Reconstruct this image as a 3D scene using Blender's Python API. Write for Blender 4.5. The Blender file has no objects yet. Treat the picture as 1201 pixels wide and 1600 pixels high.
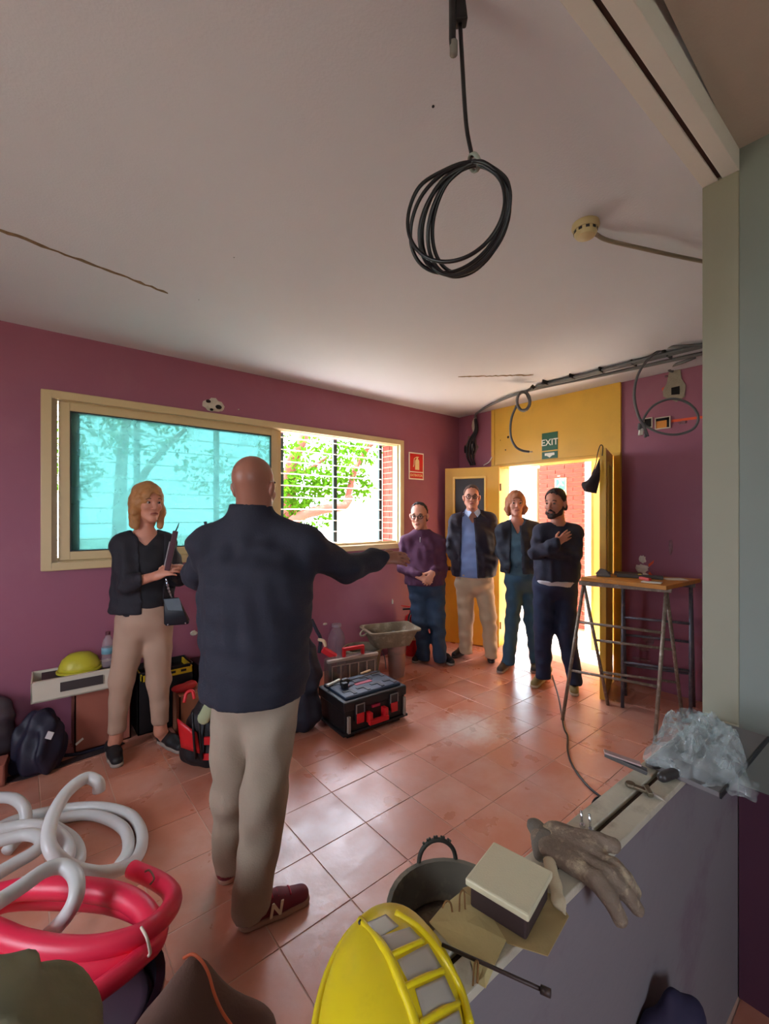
import bpy, bmesh, math, random
import numpy as np
from mathutils import Vector, Matrix, noise as mnoise

random.seed(7)
SC = bpy.context.scene
COL = SC.collection

# ---------------------------------------------------------------- camera
YAW = math.radians(39.78)
FPX = 687.0
HOR = 803.0
cam_d = bpy.data.cameras.new('camera')
cam = bpy.data.objects.new('camera', cam_d)
COL.objects.link(cam)
cam.location = (0, 0, 1.5)
cam.rotation_euler = (math.radians(90), 0, -YAW)
cam_d.sensor_fit = 'HORIZONTAL'
cam_d.sensor_width = 36.0
cam_d.lens = 36.0 * FPX / 1201.0
cam_d.shift_y = 3.0 / 1201.0
cam_d.clip_start = 0.02
SC.camera = cam

# ---------------------------------------------------------------- daylight
world = bpy.data.worlds.new('world')
SC.world = world
world.use_nodes = True
wn = world.node_tree
wn.nodes['Background'].inputs['Color'].default_value = (0.88, 0.965, 1.13, 1)
wn.nodes['Background'].inputs['Strength'].default_value = 9.0

def portal(loc, rot, sx, sy):
    l = bpy.data.lights.new('daylight_portal', 'AREA')
    l.shape = 'RECTANGLE'; l.size = sx; l.size_y = sy
    l.cycles.is_portal = True
    o = bpy.data.objects.new('daylight_portal', l)
    o.location = loc; o.rotation_euler = rot
    COL.objects.link(o)
portal((1.68, 3.95, 1.72), (math.radians(-90), 0, 0), 3.2, 1.25)
portal((4.45, 2.38, 1.03), (math.radians(90), 0, math.radians(90)), 1.3, 2.1)
portal((-2.25, 1.4, 1.6), (math.radians(90), 0, math.radians(-90)), 1.2, 1.5)
portal((-0.6, -2.55, 1.7), (math.radians(90), 0, 0), 1.3, 1.3)

sun_d = bpy.data.lights.new('sun', 'SUN')
sun_d.energy = 30.0
sun_d.angle = math.radians(2.0)
sun_d.color = (1.0, 0.97, 0.93)
sun = bpy.data.objects.new('sun', sun_d)
COL.objects.link(sun)
SUN_DIR = Vector((0.06, -0.10, -0.99))
sun.rotation_euler = SUN_DIR.to_track_quat('-Z', 'Y').to_euler()
sun.location = (6, 6, 8)

SC.view_settings.view_transform = 'Standard'
SC.view_settings.look = 'None'
SC.view_settings.exposure = 0.95
SC.view_settings.gamma = 1.0
SC.view_settings.use_curve_mapping = False
try:
    SC.cycles.max_bounces = 10
    SC.cycles.diffuse_bounces = 6
    SC.cycles.transparent_max_bounces = 24
    SC.cycles.sample_clamp_indirect = 6.0
except Exception:
    pass

# ---------------------------------------------------------------- helpers
Fv = Vector((math.sin(YAW), math.cos(YAW), 0))
Rv = Vector((math.cos(YAW), -math.sin(YAW), 0))
UP = Vector((0, 0, 1))
PI = math.pi

def U(px, py, t):
    return Fv * t + Rv * ((px - 600) / FPX * t) + UP * (1.5 + (HOR - py) / FPX * t)
def ray(px):
    return Fv + Rv * ((px - 600) / FPX)
def onX(px, py, X):
    return U(px, py, X / ray(px).x)
def onY(px, py, Y):
    return U(px, py, Y / ray(px).y)
def onZ(px, py, z):
    return U(px, py, (1.5 - z) * FPX / (py - HOR))
def dirv(r, f, u=0.0):
    return (Rv * r + Fv * f + UP * u).normalized()

def lin(c):
    out = []
    for v in c[:3]:
        v = v / 255.0
        out.append(v / 12.92 if v <= 0.04045 else ((v + 0.055) / 1.055) ** 2.4)
    return (out[0], out[1], out[2], 1.0)

MATS = {}
def mat(name, col, rough=0.6, metal=0.0, var=0.10, scale=14.0, bump=0.0, bscale=None, spec=0.5, alpha=1.0,
        trans=0.0, stain=None, stain_amt=0.0, stain_scale=3.0, detail=4.0, coat=0.0, sheen=0.0, emit=None):
    if name in MATS:
        return MATS[name]
    m = bpy.data.materials.new(name)
    m.use_nodes = True
    nt = m.node_tree; N = nt.nodes; L = nt.links
    b = N['Principled BSDF']
    b.inputs['Roughness'].default_value = rough
    b.inputs['Metallic'].default_value = metal
    b.inputs['Specular IOR Level'].default_value = spec
    if coat: b.inputs['Coat Weight'].default_value = coat
    if sheen: b.inputs['Sheen Weight'].default_value = sheen
    if trans: b.inputs['Transmission Weight'].default_value = trans
    b.inputs['Alpha'].default_value = alpha
    tc = N.new('ShaderNodeTexCoord')
    no = N.new('ShaderNodeTexNoise')
    no.inputs['Scale'].default_value = scale
    no.inputs['Detail'].default_value = detail
    L.new(tc.outputs['Object'], no.inputs['Vector'])
    c = lin(col)
    mx = N.new('ShaderNodeMix'); mx.data_type = 'RGBA'
    mx.inputs['A'].default_value = tuple(v * (1 - var) for v in c[:3]) + (1,)
    mx.inputs['B'].default_value = tuple(min(1, v * (1 + var)) for v in c[:3]) + (1,)
    L.new(no.outputs['Fac'], mx.inputs['Factor'])
    out = mx.outputs['Result']
    if stain is not None:
        n2 = N.new('ShaderNodeTexNoise')
        n2.inputs['Scale'].default_value = stain_scale
        n2.inputs['Detail'].default_value = 6
        n2.inputs['Roughness'].default_value = 0.65
        L.new(tc.outputs['Object'], n2.inputs['Vector'])
        rp = N.new('ShaderNodeMapRange')
        rp.inputs['From Min'].default_value = 0.52; rp.inputs['From Max'].default_value = 0.72
        rp.inputs['To Max'].default_value = stain_amt
        L.new(n2.outputs['Fac'], rp.inputs['Value'])
        m2 = N.new('ShaderNodeMix'); m2.data_type = 'RGBA'
        L.new(rp.outputs['Result'], m2.inputs['Factor'])
        L.new(out, m2.inputs['A'])
        m2.inputs['B'].default_value = lin(stain)
        out = m2.outputs['Result']
    L.new(out, b.inputs['Base Color'])
    if bump:
        bn = N.new('ShaderNodeTexNoise')
        bn.inputs['Scale'].default_value = bscale or scale * 4
        bn.inputs['Detail'].default_value = 5
        L.new(tc.outputs['Object'], bn.inputs['Vector'])
        bp = N.new('ShaderNodeBump')
        bp.inputs['Strength'].default_value = bump
        bp.inputs['Distance'].default_value = 0.01
        L.new(bn.outputs['Fac'], bp.inputs['Height'])
        L.new(bp.outputs['Normal'], b.inputs['Normal'])
    MATS[name] = m
    return m

def pane_mat(name, tint, clear, diffuse):
    """thin pane: part clear, part scattering"""
    m = bpy.data.materials.new(name); m.use_nodes = True
    nt = m.node_tree; N = nt.nodes; L = nt.links
    for n in list(N):
        if n.type == 'BSDF_PRINCIPLED': N.remove(n)
    o = [n for n in N if n.type == 'OUTPUT_MATERIAL'][0]
    tc = N.new('ShaderNodeTexCoord'); no = N.new('ShaderNodeTexNoise')
    no.inputs['Scale'].default_value = 5.0; no.inputs['Detail'].default_value = 5
    L.new(tc.outputs['Object'], no.inputs['Vector'])
    tr = N.new('ShaderNodeBsdfTransparent'); tr.inputs['Color'].default_value = lin(tint)
    tl = N.new('ShaderNodeBsdfTranslucent'); tl.inputs['Color'].default_value = lin(tint)
    gl = N.new('ShaderNodeBsdfGlossy'); gl.inputs['Roughness'].default_value = 0.1
    gl.inputs['Color'].default_value = (0.8, 0.9, 0.9, 1)
    mr = N.new('ShaderNodeMapRange')
    mr.inputs['From Min'].default_value = 0.3; mr.inputs['From Max'].default_value = 0.7
    mr.inputs['To Min'].default_value = diffuse * 0.75; mr.inputs['To Max'].default_value = min(1, diffuse * 1.2)
    L.new(no.outputs['Fac'], mr.inputs['Value'])
    m1 = N.new('ShaderNodeMixShader'); L.new(mr.outputs['Result'], m1.inputs[0])
    L.new(tr.outputs[0], m1.inputs[1]); L.new(tl.outputs[0], m1.inputs[2])
    m2 = N.new('ShaderNodeMixShader'); m2.inputs[0].default_value = 0.05
    L.new(m1.outputs[0], m2.inputs[1]); L.new(gl.outputs[0], m2.inputs[2])
    L.new(m2.outputs[0], o.inputs['Surface'])
    MATS[name] = m
    return m

WLOC = {}
def empty(name, loc):
    o = bpy.data.objects.new(name, None)
    o.empty_display_size = 0.05
    COL.objects.link(o)
    o.location = loc
    WLOC[o.name] = Vector(loc)
    return o

def tag(o, label=None, cat=None, group=None, kind=None):
    if label: o['label'] = label
    if cat: o['category'] = cat
    if group: o['group'] = group
    if kind: o['kind'] = kind
    return o

def thing(name, label, cat, loc, group=None):
    return tag(empty(name, loc), label, cat, group)

def link_mesh(name, me, m=None, parent=None, loc=None, smooth=False, bevel=0.0, sub=0):
    """me is in world coordinates; moved to the parent's (or own) origin"""
    base = WLOC[parent.name] if parent is not None else Vector(loc if loc is not None else (0, 0, 0))
    if base.length > 0:
        me.transform(Matrix.Translation(-base))
    o = bpy.data.objects.new(name, me)
    COL.objects.link(o)
    if m is not None: me.materials.append(m)
    if parent is not None:
        o.parent = parent
    else:
        o.location = base
    WLOC[o.name] = base
    if smooth:
        me.polygons.foreach_set('use_smooth', [True] * len(me.polygons))
        if smooth == 'auto':
            try: me.set_sharp_from_angle(angle=math.radians(40))
            except Exception: pass
    if bevel:
        bv = o.modifiers.new('bevel', 'BEVEL'); bv.width = bevel; bv.segments = 2; bv.limit_method = 'ANGLE'
        bv.angle_limit = math.radians(40)
    if sub:
        s = o.modifiers.new('sub', 'SUBSURF'); s.levels = sub; s.render_levels = sub
    return o

def spline(pts, n=8, closed=False):
    P = [Vector(p) for p in pts]
    out = []
    m = len(P)
    rng = range(m) if closed else range(m - 1)
    for i in rng:
        if closed:
            p0, p1, p2, p3 = P[(i - 1) % m], P[i], P[(i + 1) % m], P[(i + 2) % m]
        else:
            p0 = P[i - 1] if i > 0 else P[0] * 2 - P[1]
            p1, p2 = P[i], P[i + 1]
            p3 = P[i + 2] if i + 2 < m else P[-1] * 2 - P[-2]
        for k in range(n):
            t = k / n
            out.append(0.5 * ((2 * p1) + (p2 - p0) * t + (2 * p0 - 5 * p1 + 4 * p2 - p3) * t * t + (3 * p1 - p0 - 3 * p2 + p3) * t ** 3))
    if not closed: out.append(P[-1])
    return out

class MB:
    def __init__(self):
        self.v = []; self.f = []
    def add(self, vs, fs):
        o = len(self.v)
        self.v.extend([tuple(p) for p in vs])
        self.f.extend([tuple(i + o for i in q) for q in fs])
        return self
    def box(self, lo, hi):
        x0, y0, z0 = lo; x1, y1, z1 = hi
        return self.add([(x0,y0,z0),(x1,y0,z0),(x1,y1,z0),(x0,y1,z0),(x0,y0,z1),(x1,y0,z1),(x1,y1,z1),(x0,y1,z1)],
            [(0,3,2,1),(4,5,6,7),(0,1,5,4),(1,2,6,5),(2,3,7,6),(3,0,4,7)])
    def obox(self, c, a, b, n):
        """box centred at c with half-axis vectors a, b, n"""
        c = Vector(c); a = Vector(a); b = Vector(b); n = Vector(n)
        if a.cross(b).dot(n) < 0: a = -a
        vs = [c + a * i + b * j + n * k for k in (-1, 1) for j in (-1, 1) for i in (-1, 1)]
        return self.add(vs, [(0,2,3,1),(4,5,7,6),(0,1,5,4),(1,3,7,5),(3,2,6,7),(2,0,4,6)])
    def bar(self, a, b, w, h, up=UP):
        a = Vector(a); b = Vector(b); d = (b - a)
        s = d.cross(Vector(up))
        if s.length < 1e-6: s = d.cross(Vector((1, 0, 0)))
        s.normalize(); u = s.cross(d).normalized()
        return self.obox((a + b) / 2, d / 2, s * w / 2, u * h / 2)
    def tube(self, pts, r, n=8, closed=False, cap=True):
        P = [Vector(p) for p in pts]; m = len(P)
        R = r if isinstance(r, (list, tuple)) else [r] * m
        vs = []; fs = []
        prev = None
        for i in range(m):
            if closed: d = P[(i + 1) % m] - P[(i - 1) % m]
            else: d = P[min(i + 1, m - 1)] - P[max(i - 1, 0)]
            if d.length < 1e-9: d = Vector((0, 0, 1))
            d.normalize()
            if prev is None:
                s = d.orthogonal().normalized()
            else:
                s = prev - d * prev.dot(d)
                s = s.normalized() if s.length > 1e-6 else d.orthogonal().normalized()
            prev = s
            t = d.cross(s)
            for k in range(n):
                a = 2 * PI * k / n
                vs.append(P[i] + (s * math.cos(a) + t * math.sin(a)) * R[i])
        for i in range(m if closed else m - 1):
            j = (i + 1) % m
            for k in range(n):
                l = (k + 1) % n
                fs.append((i * n + k, i * n + l, j * n + l, j * n + k))
        if not closed and cap:
            fs.append(tuple(range(n - 1, -1, -1)))
            fs.append(tuple((m - 1) * n + k for k in range(n)))
        return self.add(vs, fs)
    def cyl(self, a, b, ra, rb=None, n=16):
        return self.tube([a, b], [ra, ra if rb is None else rb], n)
    def lathe(self, prof, c, n=24, sx=1.0, sy=1.0, rot=0.0, axis=None, closed=False):
        """prof: [(r, z)] from outside bottom; c: centre"""
        c = Vector(c); m = len(prof); vs = []; fs = []
        M = Matrix.Rotation(rot, 3, 'Z')
        if axis is not None:
            M = Vector(axis).to_track_quat('Z', 'Y').to_matrix()
        for (r, z) in prof:
            for k in range(n):
                a = 2 * PI * k / n
                vs.append(c + M @ Vector((r * sx * math.cos(a), r * sy * math.sin(a), z)))
        for i in range(m - 1):
            for k in range(n):
                l = (k + 1) % n
                fs.append((i * n + k, i * n + l, (i + 1) * n + l, (i + 1) * n + k))
        if closed:
            for k in range(n):
                l = (k + 1) % n
                fs.append(((m - 1) * n + k, (m - 1) * n + l, l, k))
        else:
            if prof[0][0] > 1e-6: fs.append(tuple(range(n - 1, -1, -1)))
            if prof[-1][0] > 1e-6: fs.append(tuple((m - 1) * n + k for k in range(n)))
        return self.add(vs, fs)
    def ell(self, c, r, n=16, m=10, M=None):
        c = Vector(c); vs = []; fs = []
        for i in range(m + 1):
            th = PI * i / m
            for k in range(n):
                a = 2 * PI * k / n
                p = Vector((r[0] * math.sin(th) * math.cos(a), r[1] * math.sin(th) * math.sin(a), -r[2] * math.cos(th)))
                vs.append(c + (M @ p if M is not None else p))
        for i in range(m):
            for k in range(n):
                l = (k + 1) % n
                fs.append((i * n + k, i * n + l, (i + 1) * n + l, (i + 1) * n + k))
        return self.add(vs, fs)
    def sheet(self, fn, nu, nv, th=0.0, th_dir=UP):
        """surface fn(u,v) for u,v in 0..1; thickened along th_dir"""
        top = [Vector(fn(i / nu, j / nv)) for j in range(nv + 1) for i in range(nu + 1)]
        w = nu + 1
        fs = [(j * w + i, j * w + i + 1, (j + 1) * w + i + 1, (j + 1) * w + i) for j in range(nv) for i in range(nu)]
        if th <= 0: return self.add(top, fs)
        d = Vector(th_dir) * th; K = len(top)
        vs = top + [p - d for p in top]
        fs2 = list(fs) + [tuple(K + i for i in reversed(q)) for q in fs]
        edge = [i for i in range(nu)] 
        for i in range(nu):
            fs2.append((i + 1, i, K + i, K + i + 1))
            a = nv * w + i
            fs2.append((a, a + 1, K + a + 1, K + a))
        for j in range(nv):
            a = j * w
            fs2.append((a, a + w, K + a + w, K + a))
            a = j * w + nu
            fs2.append((a + w, a, K + a, K + a + w))
        return self.add(vs, fs2)
    def mesh(self, name):
        me = bpy.data.meshes.new(name)
        me.from_pydata(self.v, [], self.f)
        bm = bmesh.new(); bm.from_mesh(me)
        bmesh.ops.remove_doubles(bm, verts=bm.verts, dist=1e-6)
        bmesh.ops.recalc_face_normals(bm, faces=bm.faces)
        bm.to_mesh(me); bm.free()
        me.update()
        return me
    def build(self, name, m, parent=None, loc=None, smooth=False, bevel=0.0, sub=0):
        return link_mesh(name, self.mesh(name), m, parent, loc, smooth, bevel, sub)

def struct(o): o['kind'] = 'structure'; return o

def text_part(body, size, m, parent, loc, right, up, name='lettering', ext=0.0008, align='CENTER', bold=0.012):
    cu = bpy.data.curves.new(name, 'FONT')
    cu.body = body; cu.size = size; cu.extrude = ext; cu.align_x = align; cu.align_y = 'CENTER'
    cu.offset = size * bold
    tmp = bpy.data.objects.new('tmp', cu)
    me = bpy.data.meshes.new_from_object(tmp)
    bpy.data.objects.remove(tmp); 
    r = Vector(right).normalized(); u = Vector(up).normalized(); n = r.cross(u)
    M = Matrix(((r.x, u.x, n.x, loc[0]), (r.y, u.y, n.y, loc[1]), (r.z, u.z, n.z, loc[2]), (0, 0, 0, 1)))
    me.transform(M)
    me.materials.clear()
    return link_mesh(name, me, m, parent)

# ---------------------------------------------------------------- implicit surfaces (bodies, clothes, soft goods)
def surface_nets(F, xs, ys, zs):
    I = F < 0
    nx, ny, nz = F.shape
    c = np.zeros((nx - 1, ny - 1, nz - 1), np.int8)
    for dx in (0, 1):
        for dy in (0, 1):
            for dz in (0, 1):
                c += I[dx:nx - 1 + dx, dy:ny - 1 + dy, dz:nz - 1 + dz]
    act = (c > 0) & (c < 8)
    ix, iy, iz = np.nonzero(act)
    n = len(ix)
    idx = np.full(act.shape, -1, np.int64)
    idx[ix, iy, iz] = np.arange(n)
    acc = np.zeros((n, 3)); cnt = np.zeros(n)
    X = [xs, ys, zs]
    base = np.stack([ix, iy, iz], 1)
    for ax in range(3):
        o1, o2 = [a for a in range(3) if a != ax]
        for a in (0, 1):
            for b in (0, 1):
                p = base.copy(); p[:, o1] += a; p[:, o2] += b
                q = p.copy(); q[:, ax] += 1
                f0 = F[p[:, 0], p[:, 1], p[:, 2]]; f1 = F[q[:, 0], q[:, 1], q[:, 2]]
                mk = (f0 < 0) != (f1 < 0)
                t = np.where(mk, f0 / np.where(mk, f0 - f1, 1), 0)
                for d in range(3):
                    w0 = X[d][p[:, d]]; w1 = X[d][q[:, d]]
                    acc[:, d] += np.where(mk, w0 + (w1 - w0) * t, 0)
                cnt += mk
    V = acc / cnt[:, None]
    faces = []
    for ax in range(3):
        o1, o2 = [(1, 2), (2, 0), (0, 1)][ax]
        sl0 = [slice(None)] * 3; sl1 = [slice(None)] * 3
        sl0[ax] = slice(0, -1); sl1[ax] = slice(1, None)
        A = I[tuple(sl0)]; B = I[tuple(sl1)]
        ch = A != B
        e = np.stack(np.nonzero(ch), 1)
        ok = (e[:, o1] > 0) & (e[:, o2] > 0) & (e[:, o1] < F.shape[o1] - 1) & (e[:, o2] < F.shape[o2] - 1)
        e = e[ok]
        fl = A[e[:, 0], e[:, 1], e[:, 2]]
        qs = []
        for a, b in ((-1, -1), (0, -1), (0, 0), (-1, 0)):
            p = e.copy(); p[:, o1] += a; p[:, o2] += b
            qs.append(idx[p[:, 0], p[:, 1], p[:, 2]])
        q = np.stack(qs, 1)
        q[~fl] = q[~fl][:, ::-1]
        faces.append(q)
    return V, np.concatenate(faces)

class SDF:
    def __init__(self):
        self.p = []; self.cuts = []; self.lo = np.full(3, 1e9); self.hi = np.full(3, -1e9)
        self.fine = []; self.wfade = None; self.waniso = 1.5
    def _grow(self, lo, hi):
        self.lo = np.minimum(self.lo, lo); self.hi = np.maximum(self.hi, hi)
    def rc(self, a, b, ra, rb=None, k=0.02, flat=None, op='u'):
        """capsule with a taper; flat=(axis, factor) squashes it along axis"""
        rb = ra if rb is None else rb
        a = np.array(a, float); b = np.array(b, float); r = max(ra, rb)
        lo = np.minimum(a, b) - r; hi = np.maximum(a, b) + r
        if op == 'u': self._grow(lo, hi)
        self.p.append(('rc', op, k, lo, hi, (a, b, ra, rb, flat)))
        return self
    def ell(self, c, r, M=None, k=0.02, op='u'):
        """ellipsoid; M: three axis vectors"""
        c = np.array(c, float); r = np.array(r, float)
        A = np.eye(3) if M is None else np.array([list(v) for v in M], float)
        ext = np.sqrt(((A * r[:, None]) ** 2).sum(0))
        if op == 'u': self._grow(c - ext, c + ext)
        self.p.append(('el', op, k, c - ext, c + ext, (c, r, A)))
        return self
    def cut(self, n, d, k=0.004):
        """remove everything where n.p > d"""
        self.cuts.append((np.array(n, float), float(d), k)); return self
    def slot(self, fn): 
        self.cuts.append(('fn', fn)); return self
    def build(self, name, m, parent=None, loc=None, step=0.012, wrinkle=0.0, wscale=1.0, seed=0, shade=True):
        mg = 0.03
        ax = []
        for d in range(3):
            lo = self.lo[d] - mg; hi = self.hi[d] + mg
            pts = [lo]
            while pts[-1] < hi:
                s = step
                for (c, h, st) in self.fine:
                    if c[d] - h - 1e-9 <= pts[-1] <= c[d] + h: s = min(s, st)
                pts.append(pts[-1] + s)
            ax.append(np.array(pts))
        xs, ys, zs = ax
        Fd = np.full((len(xs), len(ys), len(zs)), 1.0, np.float32)
        for (ty, op, k, lo, hi, a) in self.p:
            m_ = 0.05 + k
            sl = []
            for d in range(3):
                i0 = max(0, np.searchsorted(ax[d], lo[d] - m_)); i1 = min(len(ax[d]), np.searchsorted(ax[d], hi[d] + m_) + 1)
                sl.append(slice(i0, i1))
            if any(s.stop <= s.start for s in sl): continue
            P = [xs[sl[0]][:, None, None], ys[sl[1]][None, :, None], zs[sl[2]][None, None, :]]
            if ty == 'rc':
                a0, b0, ra, rb, flat = a
                ba = b0 - a0
                q = [P[d] - a0[d] for d in range(3)]
                q = list(np.broadcast_arrays(*q))
                if flat is not None:
                    n = np.array(list(flat[0]), float); n /= np.linalg.norm(n); s = 1.0 / flat[1] - 1.0
                    pn = (q[0] * n[0] + q[1] * n[1] + q[2] * n[2]) * s
                    q = [q[d] + pn * n[d] for d in range(3)]
                    ba = ba + n * (ba @ n) * s
                L2 = max(ba @ ba, 1e-12)
                h = np.clip((q[0] * ba[0] + q[1] * ba[1] + q[2] * ba[2]) / L2, 0, 1)
                D = np.sqrt((q[0] - h * ba[0]) ** 2 + (q[1] - h * ba[1]) ** 2 + (q[2] - h * ba[2]) ** 2) - (ra + (rb - ra) * h)
            else:
                c, r, A = a
                q = np.broadcast_arrays(*[P[d] - c[d] for d in range(3)])
                l = [(q[0] * A[i][0] + q[1] * A[i][1] + q[2] * A[i][2]) for i in range(3)]
                k0 = np.sqrt(sum((l[i] / r[i]) ** 2 for i in range(3))) + 1e-9
                k1 = np.sqrt(sum((l[i] / r[i] ** 2) ** 2 for i in range(3))) + 1e-9
                D = k0 * (k0 - 1) / k1
            G = Fd[tuple(sl)]
            if op == 'u':
                h = np.clip(0.5 + 0.5 * (G - D) / k, 0, 1)
                Fd[tuple(sl)] = G * (1 - h) + D * h - k * h * (1 - h)
            else:
                h = np.clip(0.5 - 0.5 * (G + D) / k, 0, 1)
                Fd[tuple(sl)] = G * (1 - h) + (-D) * h + k * h * (1 - h)
        X = xs[:, None, None]; Y = ys[None, :, None]; Z = zs[None, None, :]
        if wrinkle:
            rs = np.random.RandomState(seed + 11)
            W = 0
            for i in range(7):
                v = rs.normal(size=3) * np.array([1, 1, self.waniso]); v *= wscale * rs.uniform(14, 42) / np.linalg.norm(v)
                ph = rs.uniform(0, 6.28)
                v2 = rs.normal(size=3) * 8
                W = W + np.sin(v[0] * X + v[1] * Y + v[2] * Z + ph + 1.2 * np.sin(v2[0] * X + v2[1] * Y + v2[2] * Z))
            if self.wfade is not None:
                W = W * np.clip((self.wfade - Z) / .08, 0.08, 1)
            Fd = Fd + (wrinkle / 3.0) * W.astype(np.float32)
        for ct in self.cuts:
            if isinstance(ct[0], str):
                Fd = np.maximum(Fd, ct[1](X, Y, Z).astype(np.float32))
            else:
                n, d, k = ct
                Fd = np.maximum(Fd, (n[0] * X + n[1] * Y + n[2] * Z - d).astype(np.float32))
        Fd[0] = Fd[-1] = 1; Fd[:, 0] = Fd[:, -1] = 1; Fd[:, :, 0] = Fd[:, :, -1] = 1
        V, Q = surface_nets(Fd, xs, ys, zs)
        me = bpy.data.meshes.new(name)
        me.from_pydata(V.tolist(), [], Q.tolist())
        me.update()
        return link_mesh(name, me, m, parent, loc, smooth=shade)
# ---------------------------------------------------------------- materials of the shell
M_PURPLE = mat('purple_paint', (148, 84, 104), 0.55, var=0.06, scale=3, bump=0.06, bscale=160, stain=(166, 110, 122), stain_amt=0.25, stain_scale=2.2)
M_CEIL = mat('ceiling_paint', (208, 208, 216), 0.8, var=0.03, scale=3, bump=0.12, bscale=120)
M_YELLOW = mat('yellow_paint', (222, 172, 62), 0.42, var=0.07, scale=5, bump=0.04, stain=(190, 140, 55), stain_amt=0.3)
M_CREAM = mat('cream_aluminium', (202, 178, 132), 0.4, var=0.05, scale=8)
M_GREY = mat('grey_plaster', (150, 148, 132), 0.75, var=0.07, scale=4, bump=0.1, bscale=60)
M_GREEN = mat('grey_green_paint', (128, 136, 128), 0.7, var=0.07, scale=3, bump=0.08, bscale=70)
M_HALF = mat('stained_grey_paint', (124, 118, 122), 0.7, var=0.08, scale=3, bump=0.1, bscale=50, stain=(104, 78, 96), stain_amt=0.8, stain_scale=2.6)
M_DADO = mat('dado_purple', (88, 52, 72), 0.65, var=0.15, scale=4)
M_BRICK = mat('red_brick', (150, 66, 48), 0.8, var=0.18, scale=9, bump=0.3, bscale=60)
M_MORTAR = mat('mortar', (196, 168, 142), 0.9, var=0.1, scale=20)
M_PLASTER = mat('raw_plaster', (200, 188, 170), 0.9, var=0.15, scale=18, bump=0.5, bscale=40)
M_DARK = mat('black_plastic', (22, 22, 24), 0.45, var=0.2, scale=20)
M_HOLE = mat('dark_cavity', (18, 12, 12), 0.9, var=0.3, scale=20)
M_WHITE = mat('white_lacquer', (232, 226, 214), 0.35, var=0.04, scale=6)

def floor_mat():
    m = bpy.data.materials.new('terracotta_tile'); m.use_nodes = True
    nt = m.node_tree; N = nt.nodes; L = nt.links; b = N['Principled BSDF']
    oi = N.new('ShaderNodeObjectInfo'); ge = N.new('ShaderNodeNewGeometry')
    mx = N.new('ShaderNodeMix'); mx.data_type = 'RGBA'
    mx.inputs['A'].default_value = lin((184, 108, 82)); mx.inputs['B'].default_value = lin((204, 132, 104))
    L.new(oi.outputs['Random'], mx.inputs['Factor'])
    def nz(sc, lo, hi, amt):
        n = N.new('ShaderNodeTexNoise'); n.inputs['Scale'].default_value = sc; n.inputs['Detail'].default_value = 6
        n.inputs['Roughness'].default_value = 0.6
        L.new(ge.outputs['Position'], n.inputs['Vector'])
        r = N.new('ShaderNodeMapRange'); r.inputs['From Min'].default_value = lo; r.inputs['From Max'].default_value = hi
        r.inputs['To Max'].default_value = amt
        L.new(n.outputs['Fac'], r.inputs['Value']); return r.outputs['Result']
    d1 = N.new('ShaderNodeMix'); d1.data_type = 'RGBA'
    L.new(nz(1.6, 0.42, 0.68, 0.55), d1.inputs['Factor']); L.new(mx.outputs['Result'], d1.inputs['A'])
    d1.inputs['B'].default_value = lin((216, 178, 164))
    d2 = N.new('ShaderNodeMix'); d2.data_type = 'RGBA'
    L.new(nz(7.0, 0.50, 0.80, 0.28), d2.inputs['Factor']); L.new(d1.outputs['Result'], d2.inputs['A'])
    d2.inputs['B'].default_value = lin((172, 104, 80))
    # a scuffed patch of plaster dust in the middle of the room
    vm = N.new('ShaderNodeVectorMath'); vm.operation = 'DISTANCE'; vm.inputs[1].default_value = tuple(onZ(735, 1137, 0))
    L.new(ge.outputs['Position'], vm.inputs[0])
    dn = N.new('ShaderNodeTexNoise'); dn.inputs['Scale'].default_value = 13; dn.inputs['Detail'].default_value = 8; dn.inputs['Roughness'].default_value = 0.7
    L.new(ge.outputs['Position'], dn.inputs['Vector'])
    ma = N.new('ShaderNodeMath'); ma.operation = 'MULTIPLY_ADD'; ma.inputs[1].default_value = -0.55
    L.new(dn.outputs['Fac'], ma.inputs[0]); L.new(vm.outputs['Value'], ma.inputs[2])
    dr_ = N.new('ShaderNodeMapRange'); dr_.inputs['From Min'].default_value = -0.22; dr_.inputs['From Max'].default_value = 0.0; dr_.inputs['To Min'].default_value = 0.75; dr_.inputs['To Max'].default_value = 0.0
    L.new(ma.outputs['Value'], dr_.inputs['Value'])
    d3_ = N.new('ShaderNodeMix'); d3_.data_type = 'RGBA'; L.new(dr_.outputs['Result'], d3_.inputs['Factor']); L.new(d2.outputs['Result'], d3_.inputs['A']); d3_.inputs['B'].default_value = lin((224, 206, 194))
    L.new(d3_.outputs['Result'], b.inputs['Base Color'])
    rr = N.new('ShaderNodeMapRange'); n = N.new('ShaderNodeTexNoise'); n.inputs['Scale'].default_value = 5; n.inputs['Detail'].default_value = 5
    L.new(ge.outputs['Position'], n.inputs['Vector']); L.new(n.outputs['Fac'], rr.inputs['Value'])
    rr.inputs['From Min'].default_value = 0.3; rr.inputs['From Max'].default_value = 0.7
    rr.inputs['To Min'].default_value = 0.24; rr.inputs['To Max'].default_value = 0.42
    L.new(rr.outputs['Result'], b.inputs['Roughness'])
    b.inputs['Specular IOR Level'].default_value = 0.85
    bn = N.new('ShaderNodeTexNoise'); bn.inputs['Scale'].default_value = 22; bn.inputs['Detail'].default_value = 4
    L.new(ge.outputs['Position'], bn.inputs['Vector'])
    bp = N.new('ShaderNodeBump'); bp.inputs['Strength'].default_value = 0.12; bp.inputs['Distance'].default_value = 0.01
    L.new(bn.outputs['Fac'], bp.inputs['Height']); L.new(bp.outputs['Normal'], b.inputs['Normal'])
    MATS['terracotta_tile'] = m
    return m
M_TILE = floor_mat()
M_GROUT = mat('grout', (208, 172, 154), 0.85, var=0.15, scale=8)

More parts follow.
